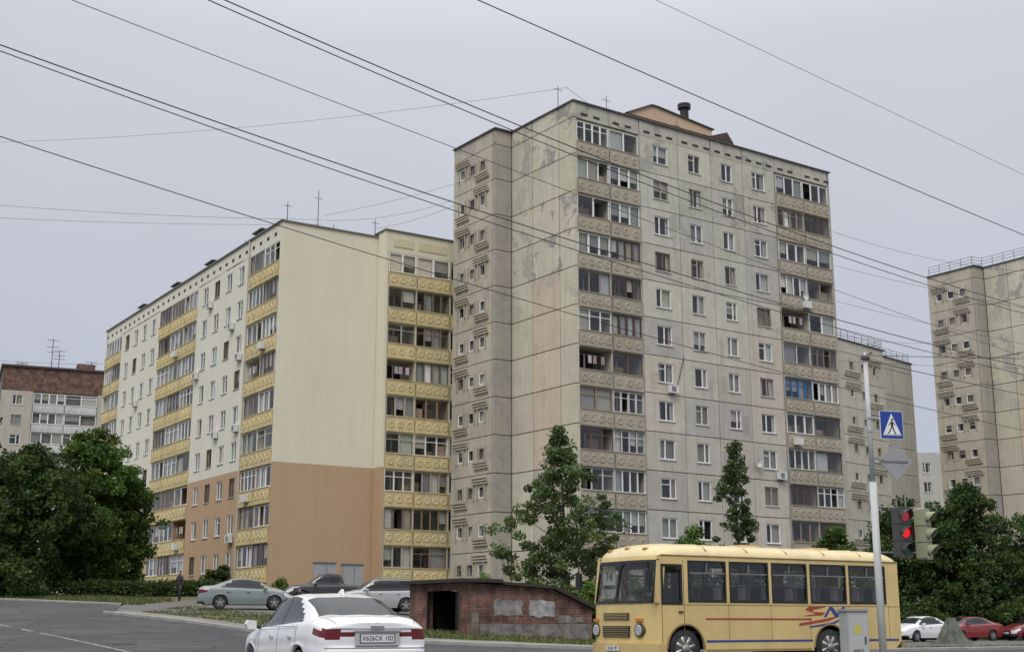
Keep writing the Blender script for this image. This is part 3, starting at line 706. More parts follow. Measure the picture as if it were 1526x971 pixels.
POP = [(0, .6), (.2, .9), (.45, 1), (.7, .75), (.9, .4), (1, .05)]
BUSH = [(0, .95), (.4, 1), (.75, .8), (1, .3)]
DK = (.052, .088, .024); MD = (.078, .135, .030); LT = (.12, .19, .045)
tree('deciduous_tree', 3.1, 75, 12.3, 3.6, ACACIA, 270, 95, .20, (.095, .138, .052), .10, .52, 3, .14, -.3)
tree('poplar_tree', 13.7, 80, 12.9, 1.25, POP, 170, 90, .17, (.085, .125, .045), .08, .40, 4, .1)
tree('deciduous_tree', -32.6, 88, 12.9, 5.0, ROUND, 330, 110, .28, DK, .08, .85, 5, .22)
tree('deciduous_tree', -30.4, 95, 15.3, 4.5, ROUND, 330, 110, .28, MD, .06, .8, 6, .22)
tree('deciduous_tree', -37.5, 93, 14.0, 4.6, ROUND, 200, 100, .3, DK, .06, .85, 7, .22)
tree('poplar_tree', -38.2, 94, 19, 1.6, POP, 120, 80, .26, DK, .06, .6, 8, .16)
tree('deciduous_tree', -28.6, 97, 12.6, 2.5, ROUND, 170, 100, .28, MD, .05, .7, 21, .16)
tree('bush', -33, 86.0, 6.2, 3.8, BUSH, 130, 110, .28, DK, .0, .8, 22, .08)
tree('deciduous_tree', 32.3, 93, 10.9, 4.4, ROUND, 300, 110, .27, DK, .05, .8, 9, .2)
tree('deciduous_tree', 28.2, 94, 10.0, 3.3, ROUND, 240, 100, .27, DK, .03, .7, 10, .16)
tree('deciduous_tree', 37.6, 95, 8.8, 4.2, ROUND, 240, 100, .27, DK, .03, .8, 11, .18)
tree('deciduous_tree', 22.6, 92, 7.8, 2.6, ROUND, 150, 100, .25, MD, .04, .65, 12, .14)
tree('bush', 10.6, 76, 6.8, 1.9, BUSH, 90, 100, .22, MD, .0, .55, 13, .07)
tree('bush', 8.6, 78, 5.6, 1.4, BUSH, 60, 100, .22, MD, .0, .5, 14, .06)
tree('bush', 14.3, 77, 5.0, 1.8, BUSH, 70, 100, .22, DK, .0, .5, 15, .06)
tree('bush', 18.2, 84, 5.6, 2.2, BUSH, 90, 100, .22, MD, .0, .6, 16, .06)
tree('bush', 3.6, 57.6, 3.1, 1.1, BUSH, 60, 100, .14, LT, .0, .35, 17, .04)
tree('bush', -1.2, 57.5, 3.3, .9, BUSH, 34, 70, .14, LT, .0, .3, 18, .03)
tree('bush', 1.0, 72, 3.6, 2.2, BUSH, 80, 100, .22, MD, .0, .5, 19, .05)
tree('bush', 34, 89, 3.0, 3.0, BUSH, 90, 100, .24, DK, .0, .6, 23, .05)
tree('bush', 28, 90, 3.0, 3.0, BUSH, 90, 100, .24, DK, .0, .6, 24, .05)
tree('bush', 23, 89, 3.2, 3.0, BUSH, 90, 100, .24, DK, .0, .6, 25, .05)
tree('bush', -21.5, 100, 5.4, 1.9, BUSH, 60, 100, .24, DK, .0, .5, 26, .05)
tree('bush', -16.0, 92, 4.3, .7, BUSH, 20, 60, .16, LT, .0, .3, 27, .03)
def hedge(x0, y0, x1, y1, w, hh, seed):
    e = Model('hedge', (0, 0, 0)).e; r = np.random.default_rng(seed); n = 9000
    t = r.uniform(0, 1, n); C = np.stack([x0 + (x1 - x0) * t + r.normal(0, w * .4, n), y0 + (y1 - y0) * t + r.normal(0, w * .4, n), np.zeros(n)], 1)
    C[:, 2] = hgt(C[:, 0], C[:, 1]) + r.uniform(0, 1, n) ** .7 * hh * (1 + .15 * np.sin(t * 40) + .1 * np.sin(t * 97))
    k = r.uniform(.5, 1.4, (n, 1)); leaves_obj('foliage', C, .2 * r.uniform(.6, 1.3, n), np.array(DK)[None] * k, e, seed)
hedge(-30, 88.5, -20.5, 90, 1.2, .95, 31)
def grass(name, region, n, hh, seed):
    r = np.random.default_rng(seed); x = r.uniform(region[0], region[1], n)
    lo = np.interp(x, ybx, yby) + region[2]; y = lo + r.uniform(0, 1, n) * region[3]
    clump = np.sin(x * 1.7 + np.sin(y * .9) * 2) + np.sin(y * 2.1 + x * .6); keep = clump > -.5
    x = x[keep]; y = y[keep]; n = len(x)
    z = hgt(x, y); a = r.uniform(0, 6.28, n); w = .035; h = hh * r.uniform(.4, 1.3, n)
    dx = np.cos(a) * w; dy = np.sin(a) * w; lx = r.normal(0, .06, n); ly = r.normal(0, .06, n)
    V = np.stack([np.stack([x - dx, y - dy, z], 1), np.stack([x + dx, y + dy, z], 1), np.stack([x + lx, y + ly, z + h], 1)], 1).reshape(-1, 3)
    me = bpy.data.meshes.new(name); me.vertices.add(3 * n); me.loops.add(3 * n); me.polygons.add(n)
    me.vertices.foreach_set('co', V.astype(np.float32).ravel()); me.loops.foreach_set('vertex_index', np.arange(3 * n, dtype=np.int32))
    me.polygons.foreach_set('loop_start', np.arange(0, 3 * n, 3, dtype=np.int32)); me.polygons.foreach_set('loop_total', np.full(n, 3, dtype=np.int32))
    me.update(calc_edges=True); ca = me.color_attributes.new('Col', 'FLOAT_COLOR', 'CORNER')
    c = np.array([.095, .125, .045])[None] * r.uniform(.5, 1.5, (n, 1)); yl = r.uniform(0, 1, n) < .18; c[yl] = np.array([.28, .24, .11])
    ca.data.foreach_set('color', np.repeat(np.concatenate([c, np.ones((n, 1))], 1), 3, axis=0).astype(np.float32).ravel())
    me.materials.append(MATS['leaf']); o = bpy.data.objects.new(name, me); scene.collection.objects.link(o)
grass('grass', (-45, -20, 1.2, 9), 26000, .2, 41)
grass('grass', (-17, -1, 2.3, 10), 8000, .10, 42)
grass('grass', (-5, 14, 2.3, 9), 10000, .16, 43)
grass('grass', (14, 45, 2.3, 3), 8000, .12, 44)

# ------------------------------------------------------------------ vehicles
def wheel(m, x, y, r, w, side, rimc=(.35, .36, .37), spokes=5):
    yi = y - side * w
    n = 28
    m.cyl('wheels', (x, yi, r), (x, y - side * .012, r), r, r, n, (.018, .018, .019), 'plastic'); m.cyl('wheels', (x, y - side * .012, r), (x, y, r), r, r * .94, n, (.02, .02, .02), 'plastic')
    m.cyl('wheels', (x, y - side * .01, r), (x, y + side * .004, r), r * .68, r * .66, n, (.05, .05, .05), 'plastic')
    m.cyl('wheels', (x, y, r), (x, y + side * .012, r), r * .16, r * .14, 12, rimc, 'metal')
    for i in range(spokes):
        t = 2 * math.pi * i / spokes + .3; c, s = math.cos(t), math.sin(t); hw = r * .11
        p = [(x + c * r * .1 - s * hw, r + s * r * .1 + c * hw), (x + c * r * .66 - s * hw * .8, r + s * r * .66 + c * hw * .8), (x + c * r * .66 + s * hw * .8, r + s * r * .66 - c * hw * .8), (x + c * r * .1 + s * hw, r + s * r * .1 - c * hw)]
        m.prism('wheels', p, y + side * .004, y + side * .010, 'y', rimc, 'metal')
CARS = {
 'sedan': dict(L=4.4, top=[(0, .99), (.05, 1.06), (.16, 1.105), (.58, 1.12), (1.0, 1.29), (1.40, 1.42), (1.9, 1.475), (2.35, 1.465), (2.72, 1.40), (3.1, 1.22), (3.45, 1.03), (3.9, .94), (4.25, .80), (4.4, .66)],
   belt=[(0, .92), (.4, 1.0), (1.2, .99), (3.3, .90), (4.0, .80), (4.4, .6)], hw=[(0, .76), (.12, .82), (.45, .86), (1.2, .87), (3.2, .87), (3.9, .84), (4.2, .76), (4.4, .62)],
   rg=(.60, 1.38), ws=(2.74, 3.42), ra=.98, fa=3.56, bp=2.02, wr=.31),
 'suv': dict(L=4.3, top=[(0, 1.05), (.06, 1.2), (.32, 1.6), (.6, 1.68), (1.6, 1.71), (2.3, 1.69), (2.7, 1.6), (3.05, 1.36), (3.35, 1.14), (3.9, 1.06), (4.2, .92), (4.3, .8)],
   belt=[(0, .98), (.4, 1.08), (3.3, 1.02), (4.0, .92), (4.3, .72)], hw=[(0, .78), (.12, .84), (.5, .88), (3.2, .88), (3.9, .86), (4.3, .68)],
   rg=(.04, .30), ws=(2.66, 3.34), ra=.85, fa=3.45, bp=1.95, wr=.36),
 'pickup': dict(L=5.0, top=[(0, 1.02), (.06, 1.1), (1.75, 1.12), (1.85, 1.5), (2.0, 1.72), (2.6, 1.76), (3.1, 1.70), (3.45, 1.45), (3.8, 1.18), (4.5, 1.10), (4.9, .95), (5.0, .8)],
   belt=[(0, 1.0), (1.7, 1.06), (3.6, 1.05), (4.6, .98), (5.0, .75)], hw=[(0, .84), (.3, .88), (4.3, .9), (5.0, .72)],
   rg=(1.76, 1.95), ws=(3.12, 3.76), ra=1.1, fa=4.1, bp=2.7, wr=.38)}
def car(name, loc, rot, kind, paint, res=.06, rr=3, rail_=False):
    k = CARS[kind]; L = k['L']; m = Model(name, loc, rot)
    xs = np.arange(0, L + 1e-6, res); xs[-1] = L
    f = lambda key, x: np.interp(x, [p[0] for p in k[key]], [p[1] for p in k[key]])
    def sm(key, x, s=.06): return sum(f(key, np.clip(x + d, 0, L)) for d in (-s, -s / 2, 0, s / 2, s)) / 5
    wr = k['wr']; ar = wr + .055
    rings = []
    for x in xs:
        t = sm('top', x); b = sm('belt', x); hw = sm('hw', x); z0 = .22 + (.06 if x < .15 or x > L - .2 else 0)
        for xa in (k['ra'], k['fa']):
            d = abs(x - xa)
            if d < ar: z0 = max(z0, wr + math.sqrt(ar * ar - d * d))
        g = t - b
        r1 = max(.40, z0 + .015); r2 = max(.68 * b / .95, r1 + .015)
        if g > .16: y5 = hw * (.70 if kind == 'sedan' else .78) + max(0, (.3 - g)) * .3; z5 = t - .055
        else: y5 = hw * .78; z5 = b + g * .75
        half = [(hw * .96, z0), (hw * 1.0, r1), (hw * 1.01, r2), (hw * .975, b), (hw * .93, b + min(.03, g * .4)), (y5, z5), (hw * .38, t - .012), (0, t)]
        P = []
        for i in range(7):
            p1 = half[i]; p2 = half[i + 1]
            for j in range(rr):
                u = j / rr
                q = tuple(p1[c] + (p2[c] - p1[c]) * u for c in (0, 1))
                if i in (1, 2): q = (q[0] + .012 * math.sin(math.pi * u), q[1])
                if i == 5: q = (q[0], q[1] + .018 * math.sin(math.pi * u))
                P.append((q[0], q[1], i + u))
        P.append((0, t, 7.)); rings.append(P)
    nr = len(rings[0])
    def mat_of(x, y, z, r, t, b):
        if 4.0 < r < 5.0 and t - b > .2:
            lo = k['rg'][0] + .16 + (z - b) * (k['rg'][1] - k['rg'][0]) / .42 + .12; hi = k['ws'][1] - .14 - (z - b - .03) * (k['ws'][1] - k['ws'][0]) / .45
            if kind != 'sedan': lo = k['rg'][1] + .12
            if lo < x < hi:
                if abs(x - k['bp']) < .035: return (.01, .01, .01), 'plastic'
                return (.012, .014, .016), 'darkglass'
        if r > 5.0 and (k['rg'][0] < x < k['rg'][1] or k['ws'][0] < x < k['ws'][1]): return (.012, .014, .016), 'darkglass'
        ay = abs(y)
        if x < .34 - (0 if ay > .7 else .1):
            if ay > .56 and b - .15 < z < b - .005 - x * .16 or .33 < ay <= .56 and b - .105 < z < b - .03: return (.12, .004, .008), 'darkglass'
        if x > L - .38 and b - .16 < z < b and ay > .42: return (.6, .62, .64), 'darkglass'
        if (x < .25 or x > L - .25) and z < .36: return (.02, .02, .02), 'plastic'
        if x > L - .1 and ay < .45 and z < .62: return (.015, .015, .015), 'plastic'
        if res < .05:
            if .3 < z < b and r < 3 and (abs(x - k['bp']) < .016 or abs(x - k['bp'] - 1.02) < .016 or (abs(x - k['bp'] + .93) < .016 and z > .6)): return tuple(q * .2 for q in paint), 'plastic'
            if x < .05 and .645 < z < .66: return tuple(q * .25 for q in paint), 'plastic'
            if x < .5 and r >= 4.8 and r < 5.05 and t - b < .16: return tuple(q * .45 for q in paint), 'paint'
        return paint, 'paint'
    for s in (1, -1):
        for i in range(len(xs) - 1):
            for j in range(nr - 1):
                q = [(xs[i], s * rings[i][j][0], rings[i][j][1]), (xs[i + 1], s * rings[i + 1][j][0], rings[i + 1][j][1]), (xs[i + 1], s * rings[i + 1][j + 1][0], rings[i + 1][j + 1][1]), (xs[i], s * rings[i][j + 1][0], rings[i][j + 1][1])]
                xc = (xs[i] + xs[i + 1]) / 2; zc = sum(p[2] for p in q) / 4; yc = sum(p[1] for p in q) / 4
                c, mt = mat_of(xc, yc, zc, (rings[i][j][2] + rings[i][j + 1][2]) / 2, f('top', xc), f('belt', xc))
                m.add('body', q, [(0, 1, 2, 3) if s < 0 else (3, 2, 1, 0)], c, mt)
    fr = np.linspace(-1, 1, 37)
    for end, i, sg in (('r', 0, -1), ('f', len(xs) - 1, 1)):
        R = rings[i]
        RR = []
        for j in range(nr - 1):
            for u in (0, .5): RR.append(tuple(R[j][c] + (R[j + 1][c] - R[j][c]) * u for c in range(3)))
        RR.append(R[-1])
        def cp(j, a):
            y = RR[j][0] * a; z = RR[j][1]; bul = .05 * (1 - a ** 4) + (.06 * (1 - a ** 8) if z < .62 else max(0, .06 - (z - .62) * .9) * (1 - a ** 8))
            if sg < 0 and z > .93: bul += .02 * (1 - a ** 4)
            return (xs[i] + sg * bul, y, z)
        for j in range(len(RR) - 1):
            for a0, a1 in zip(fr[:-1], fr[1:]):
                q = [cp(j, a0), cp(j, a1), cp(j + 1, a1), cp(j + 1, a0)]; zc = (q[0][2] + q[2][2]) / 2; yc = (q[0][1] + q[1][1]) / 2
                c, mt = mat_of(xs[i], yc, zc, (RR[j][2] + RR[j + 1][2]) / 2 if RR[j][2] < 4 else 3.5, f('top', xs[i]), f('belt', xs[i]))
                m.add('body', q, [(0, 3, 2, 1) if sg < 0 else (0, 1, 2, 3)], c, mt)
    hwm = .87
    m.box('underbody', .25, L - .25, -.6, .6, .2, .72, (.01, .01, .01), 'matte')
    for x in (k['ra'], k['fa']):
        for s in (1, -1): wheel(m, x, s * (hwm - .005), wr, .2, s)
    for s in (1, -1):
        xm = k['ws'][1] - .35; bz = float(f('belt', xm))
        m.cyl('mirrors', (xm, s * (hwm - .03), bz + .03), (xm, s * (hwm + .07), bz + .06), .03, .03, 8, (.02, .02, .02), 'plastic')
        m.prism('mirrors', [(hwm * s + s * .05, bz), (hwm * s + s * .2, bz + .01), (hwm * s + s * .23, bz + .09), (hwm * s + s * .19, bz + .15), (hwm * s + s * .06, bz + .14)], xm - .06, xm + .07, 'x', paint, 'paint')
        for xh in (k['bp'] - .75, k['bp'] + .2): m.box('handles', xh, xh + .17, s * (hwm + .0), s * (hwm + .035), bz - .12, bz - .09, tuple(q * .8 for q in paint) if res < .05 else (.1, .1, .1), 'paint')
    zp = .79 if kind == 'sedan' else .7
    m.box('plates', -.09, -.052, -.34, .34, zp - .1, zp + .09, tuple(q * .6 for q in paint), 'paint')
    m.box('plates', -.098, -.092, -.26, .26, zp - .056, zp + .056, (.65, .65, .65), 'trim'); m.box('plates', -.0945, -.0905, -.275, .275, zp - .068, zp + .068, (.02, .02, .02), 'trim')
    m.box('plates', L + .115, L + .121, -.26, .26, .42, .53, (.65, .65, .65), 'trim')
    if res < .05:
        m.box('trim', -.13, -.06, -.55, .55, .30, .42, (.02, .02, .02), 'plastic')
        for s in (1, -1): m.box('trim', -.115, -.05, s * .62, s * .74, .42, .47, (.2, .01, .01), 'darkglass')
        m.box('trim', -.085, -.05, -.10, .10, .925, .968, (.35, .35, .37), 'metal'); m.box('trim', -.105, -.06, -.36, .36, .885, .90, (.4, .4, .4), 'metal')
        m.prism('trim', [(1.45, 1.43), (1.72, 1.45), (1.5, 1.53)], -.02, .02, 'y', paint, 'paint')
        for s in (1, -1): m.box('trim', 1.1, 3.0, s * .873, s * .88, .955, .962, (.05, .05, .05), 'plastic')
    if rail_:
        for s in (1, -1): m.cyl('roof_rails', (.5, s * .62, 1.74), (2.5, s * .62, 1.74), .02, .02, 6, (.3, .3, .3), 'metal')
    e = m.finish(('body',))
    for o in e.children:
        if o.name.startswith('body'):
            import bmesh
            bm = bmesh.new(); bm.from_mesh(o.data); bmesh.ops.remove_doubles(bm, verts=bm.verts, dist=.0015); bm.to_mesh(o.data); bm.free()
    return e, zp
e, zp = car('white_sedan_car', (-2.0, 19.6, .014), math.atan2(.893, -.45), 'sedan', (.74, .75, .76), .025, 6)
text(e, 'X626CK 102', .092, (-.100, 0, zp), (math.pi / 2, 0, -math.pi / 2), 'ink')
def zc(x, y): return H(x, y) + .02
def park(name, cx, cy, deg, kind, paint, **kw):
    L = CARS[kind]['L']; r = math.radians(deg); x = cx - math.cos(r) * L / 2; y = cy - math.sin(r) * L / 2
    car(name, (x, y, zc(cx, cy)), r, kind, paint, **kw)
park('parked_sedan_car', -13.1, 65.3, 14, 'sedan', (.20, .24, .235))
park('parked_pickup_truck', -10.3, 75, 195, 'pickup', (.02, .02, .022))
park('parked_suv_car', -7.1, 70.5, 200, 'suv', (.36, .37, .38), rail_=True)
park('parked_sedan_car', 24.1, 79, 215, 'sedan', (.72, .73, .74))
park('parked_sedan_car', 28.3, 83, 205, 'sedan', (.22, .02, .02))
park('parked_sedan_car', 32.9, 84, 200, 'sedan', (.16, .015, .02))
m = Model('stone_marker', (23.0, 70, H(23, 70)), math.radians(20))
vs = [(-.75, -.5, 0), (.75, -.5, 0), (.75, .5, 0), (-.75, .5, 0), (-.15, -.12, 1.35), (.18, -.12, 1.35), (.18, .12, 1.35), (-.15, .12, 1.35)]
m.add('block', vs, [(0, 3, 2, 1), (4, 5, 6, 7), (0, 1, 5, 4), (1, 2, 6, 5), (2, 3, 7, 6), (3, 0, 4, 7)], (.16, .17, .14), 'plaster'); m.box('block', -.9, .9, -.65, .65, -.1, .12, (.2, .2, .18), 'concrete'); m.finish()

# ------------------------------------------------------------------ bus
def bus():
    m = Model('yellow_bus', (3.22, 30.8, -.01), math.radians(31.5))
    Y = (.68, .51, .215); L = 8.2; W = 2.5; BK = (.015, .015, .016)
    def arch(cx, r, z0, n=12):
        return [(cx + r * math.cos(math.pi - math.pi * i / n), z0 + max(0, (.46 - z0)) + r * math.sin(math.pi * i / n)) for i in range(n + 1)]
    wins = [(1.10, 2.28), (2.38, 3.64), (3.74, 4.93), (5.03, 6.29), (6.39, 7.72)]
    wf, wrr = 1.0, 5.65
    poly = [(.30, .38)] + [(wf - .56, .38)] + arch(wf, .56, .38) + [(wf + .56, .38), (wrr - .58, .38)] + arch(wrr, .58, .38) + [(wrr + .58, .38), (8.0, .42), (8.2, .6), (8.2, 1.52), (.30, 1.52)]
    for y0, y1 in ((0, .05), (W - .05, W)):
        m.prism('body', poly, y0, y1, 'y', Y, 'buspaint')
        px = [(.25, .30), (.93, 1.10)] + [(wins[i][1], wins[i + 1][0]) for i in range(4)] + [(7.72, 8.2)]
        for a, b in px[1:]: m.box('body', a, b, y0, y1, 1.52, 2.50, Y, 'buspaint')
        m.box('body', .3, 8.2, y0, y1, 2.50, 2.62, Y, 'buspaint')
    for ys, sgn in ((0, -1), (W, 1)):
        def yy(a): return ys + sgn * a
        for (a, b) in wins:
            m.fm = ('y', yy(-.03)); m.pane('windows', a + .04, b - .04, 0, 1.56, 2.46, (.5, .5, .5), 'busglass')
            t = .045
            for (c, d, z0, z1) in ((a, a + t, 1.52, 2.5), (b - t, b, 1.52, 2.5), (a + t, b - t, 1.52, 1.52 + t), (a + t, b - t, 2.5 - t, 2.5)):
                m.box('window_seals', c, d, yy(-.04), yy(.008), z0, z1, BK, 'plastic')
            for (ca_, cz_, sx, sz) in ((a + t, 1.52 + t, 1, 1), (b - t, 1.52 + t, -1, 1), (a + t, 2.5 - t, 1, -1), (b - t, 2.5 - t, -1, -1)):
                m.prism('window_seals', [(ca_, cz_), (ca_ + sx * .07, cz_), (ca_, cz_ + sz * .07)], yy(-.028), yy(.007), 'y', BK, 'plastic')
            m.box('window_seals', a + t, b - t, yy(-.03), yy(.0), 2.19, 2.22, (.3, .3, .3), 'metal')
            m.box('window_seals', (a + b) / 2 - .015, (a + b) / 2 + .015, yy(-.03), yy(-.002), 2.22, 2.455, (.3, .3, .3), 'metal')
    m.fm = ('y', .03); m.pane('windows', .36, .90, 0, 1.5, 2.35, (.5, .5, .5), 'busglass')
    for (a, b, z0, z1) in ((.30, .36, 1.46, 2.4), (.88, .93, 1.46, 2.4), (.36, .88, 1.46, 1.52), (.36, .88, 2.34, 2.4)): m.box('window_seals', a, b, -.008, .04, z0, z1, BK, 'plastic')
    m.box('body', .3, .93, .0, .05, 2.4, 2.5, Y, 'buspaint')
    for (a, b, z0, z1) in ((.305, .318, .55, 1.46), (.96, .975, .62, 2.5)): m.box('window_seals', a, b, -.004, .0, z0, z1, (.12, .09, .04), 'plastic')
    m.box('body', .80, .92, -.03, -.004, 1.28, 1.32, (.1, .1, .1), 'metal')
    for x in (2.33, 3.69, 4.98, 6.34, 7.78): m.box('window_seals', x - .006, x + .006, -.003, .0, .62, 1.5, (.2, .14, .06), 'plastic')
    m.box('window_seals', .98, 8.18, -.005, .0, 1.46, 1.475, (.25, .18, .07), 'plastic'); m.box('body', 1.6, 4.98, -.012, -.0, .38, .44, (.30, .23, .10), 'buspaint')
    def fx(y):   # plan curve of the nose
        u = abs(y - 1.25) / 1.25
        return -.10 + .06 * u ** 2 + .34 * u ** 7
    ys_ = [0.002, .03, .08, .16, .28, .5, .85, 1.25, 1.65, 2.0, 2.22, 2.34, 2.42, 2.47, W - .002]
    def nose(part, z0, z1, off0, off1, c, mt, inset=.3):
        vs = [(fx(y) + off0, y, z0) for y in ys_] + [(fx(y) + off1, y, z1) for y in ys_]; n = len(ys_)
        fs = [(i, i + 1, n + i + 1, n + i) for i in range(n - 1)]
        o = len(vs); vs += [(.302, ys_[0], z0), (.302, ys_[-1], z0), (.302 , ys_[0], z1), (.302, ys_[-1], z1)]
        fs += [tuple(range(n)) + (o + 1, o), tuple(range(n, 2 * n)) + (o + 3, o + 2)]
        m.add(part, vs, fs, c, mt)
    nose('body', .45, .62, .015, 0, Y, 'buspaint'); nose('body', .62, 1.50, 0, .01, Y, 'buspaint')
    def beam(part, p, q, w, d, c, mt):
        vs = []
        for (x, y, z) in (p, q): vs += [(x - d, y - w, z), (x + d, y - w, z), (x + d, y + w, z), (x - d, y + w, z)]
        m.add(part, vs, [(0, 1, 2, 3), (4, 5, 6, 7), (0, 1, 5, 4), (1, 2, 6, 5), (2, 3, 7, 6), (3, 0, 4, 7)], c, mt)
    T = .19   # windscreen rake
    for y in (.055, W - .055): beam('body', (.24, y, 1.50), (.36, y, 2.55), .05, .09, Y, 'buspaint')
    beam('window_seals', (fx(1.25) + .01, 1.25, 1.5), (fx(1.25) + T, 1.25, 2.5), .028, .03, BK, 'plastic')
    def wsg(ya, yb_):
        n = 8; yq = [ya + (yb_ - ya) * i / n for i in range(n + 1)]
        vs = [(fx(y) + .012, y, 1.53) for y in yq] + [(fx(y) + T, y, 2.49) for y in yq]
        m.add('windows', vs, [(i, n + 1 + i, n + 2 + i, i + 1) for i in range(n)], (.5, .5, .5), 'busglass')
        for (z0, z1, o0, o1) in ((1.50, 1.56, 0, .012), (2.43, 2.50, T - .015, T)):
            vs = [(fx(y) + o0 - .012, y, z0) for y in yq] + [(fx(y) + o1 - .012, y, z1) for y in yq]
            m.add('window_seals', vs, [(i, n + 1 + i, n + 2 + i, i + 1) for i in range(n)], BK, 'plastic')
        for (y, s) in ((ya, 1), (yb_, -1)):
            for (z, sz, oo) in ((1.56, 1, .0), (2.43, -1, T - .03)):
                m.add('window_seals', [(fx(y) + oo - .005, y, z), (fx(y + s * .12) + oo - .005, y + s * .12, z), (fx(y) + oo + sz * .022, y, z + sz * .12)], [(0, 1, 2)], BK, 'plastic')
    wsg(.13, 1.222); wsg(1.278, 2.37)
    for y in (.125, 2.375): beam('window_seals', (fx(y) + .02, y, 1.5), (fx(y) + T + .005, y, 2.5), .022, .03, BK, 'plastic')
    nose('body', 2.50, 2.60, T - .01, T + .02, Y, 'buspaint')
    sec = [(0, 2.56), (.015, 2.66), (.08, 2.76), (.22, 2.84), (.5, 2.90), (.9, 2.93), (1.25, 2.94), (1.6, 2.93), (2.0, 2.90), (2.28, 2.84), (2.42, 2.76), (2.485, 2.66), (2.5, 2.56)]
    st = [(.0, .08, 1), (.06, .33, .9), (.16, .55, .75), (.32, .76, .5), (.6, .91, .2), (1.0, 1, 0), (7.5, 1, 0), (7.9, .95, .0), (8.12, .78, .0), (8.22, .45, .0)]
    vs = []; fs = []
    for i, (x, k, bl) in enumerate(st):
        for (y, z) in sec:
            dx = (fx(y) + T + .015 - 0) * bl if i < 5 else 0
            ins = .03 if i >= 8 else 0
            vs.append((x * (1 - 0) + dx if bl else x, 1.25 + (y - 1.25) * (1 - ins), 2.56 + (z - 2.56) * k))
    n = len(sec)
    for i in range(len(st) - 1):
        for j in range(n - 1): fs.append((i * n + j, (i + 1) * n + j, (i + 1) * n + j + 1, i * n + j + 1))
    fs.append(tuple(range((len(st) - 1) * n, len(st) * n)))
    m.add('roof', vs, fs, (.74, .61, .33), 'buspaint')
    for y in (.55, 1.25, 1.95): m.box('roof', .24, .34, y - .06, y + .06, 2.74 + (.03 if y == 1.25 else 0), 2.80 + (.03 if y == 1.25 else 0), (.5, .2, .03), 'darkglass')
    for y in (-.02, W + .0): m.box('roof', .3, 8.15, y, y + .02, 2.60, 2.63, (.5, .38, .15), 'buspaint')
    for x in (1.7, 3.0, 4.3, 5.6, 6.9):
        m.prism('roof', [(.05, 2.74), (.22, 2.853), (.5, 2.914), (1.25, 2.955), (2.0, 2.914), (2.28, 2.853), (2.45, 2.74), (2.28, 2.83), (1.25, 2.93), (.22, 2.83)], x, x + .05, 'x', (.62, .5, .25), 'buspaint')
    m.box('hatches', 3.6, 4.2, .9, 1.6, 2.93, 2.98, Y, 'buspaint'); m.box('hatches', 6.0, 6.6, .9, 1.6, 2.93, 2.98, Y, 'buspaint')
    m.box('body', 8.14, 8.198, .05, W - .05, .5, 1.5, Y, 'buspaint'); m.box('body', 8.14, 8.198, .05, .4, 1.5, 2.6, Y, 'buspaint'); m.box('body', 8.14, 8.198, W - .4, W - .05, 1.5, 2.6, Y, 'buspaint'); m.box('body', 8.14, 8.198, .4, W - .4, 2.35, 2.6, Y, 'buspaint')
    m.box('interior', .4, 8.1, .08, W - .08, .80, .86, (.05, .05, .05), 'matte'); m.box('interior', .4, 8.1, .08, W - .08, 2.5, 2.54, (.3, .28, .25), 'matte')
    m.box('interior', .3, 8.1, .3, W - .3, .45, .6, BK, 'matte')
    for x in np.arange(1.9, 7.8, .78):
        for y in (.15, 1.55):
            m.box('seats', x, x + .42, y, y + .8, 1.15, 1.27, (.05, .05, .06), 'cloth'); m.box('seats', x + .38, x + .48, y, y + .38, 1.27, 1.92, (.06, .06, .07), 'cloth'); m.box('seats', x + .38, x + .48, y + .42, y + .8, 1.27, 1.92, (.06, .06, .07), 'cloth')
            m.cyl('seats', (x + .43, y + .1, 1.92), (x + .43, y + .7, 2.0), .02, .02, 6, (.6, .6, .6), 'trim')
            m.box('seats', x + .37, x + .375, y + .05, y + .33, 1.6, 1.9, (.35, .35, .35), 'cloth')
    for x in (2.33, 4.98, 6.34): m.cyl('interior', (x, 1.1, .86), (x, 1.1, 2.5), .018, .018, 6, (.5, .45, .1), 'trim')
    m.box('seats', .9, 1.35, .35, .9, 1.1, 1.25, (.05, .04, .04), 'cloth'); m.box('seats', 1.3, 1.42, .35, .9, 1.25, 1.95, (.05, .04, .04), 'cloth')
    m.box('interior', .2, .6, .2, 2.2, 1.2, 1.48, (.04, .04, .04), 'plastic'); m.box('interior', 1.45, 1.5, .3, 1.1, .86, 2.3, (.06, .05, .045), 'plastic')
    m.cyl('interior', (.5, .62, 1.55), (.56, .62, 1.63), .22, .22, 16, (.03, .03, .03), 'plastic')
    m.box('interior', .36, .42, .3, 2.2, 2.30, 2.45, (.10, .05, .04), 'cloth')
    for x in (wf, wrr):
        for (y, s) in ((.03, -1), (W - .03, 1)):
            wheel(m, x, y, .45, .28, s, (.45, .45, .42), 8)
            m.cyl('wheels', (x, y, .45), (x, y + s * .06, .45), .13, .10, 14, (.3, .3, .28), 'metal')
        m.box('wheel_wells', x - .55, x + .55, .3, W - .3, .3, 1.02, BK, 'matte')
        for s, y0 in ((-1, 0), (1, W)):
            pts = [(x + .58 * math.cos(t), .46 + .58 * math.sin(t)) for t in np.linspace(0, math.pi, 15)]; pin = [(x + .54 * math.cos(t), .46 + .54 * math.sin(t)) for t in np.linspace(math.pi, 0, 15)]
            m.prism('wheel_wells', pts + pin, y0 - .02 if s < 0 else y0 + .002, y0 - .002 if s < 0 else y0 + .02, 'y', (.30, .22, .09), 'buspaint')
    bo = [(fx(y) - .10 + (.03 if abs(y - 1.25) > 1.1 else 0), y) for y in ys_[2:-2]]
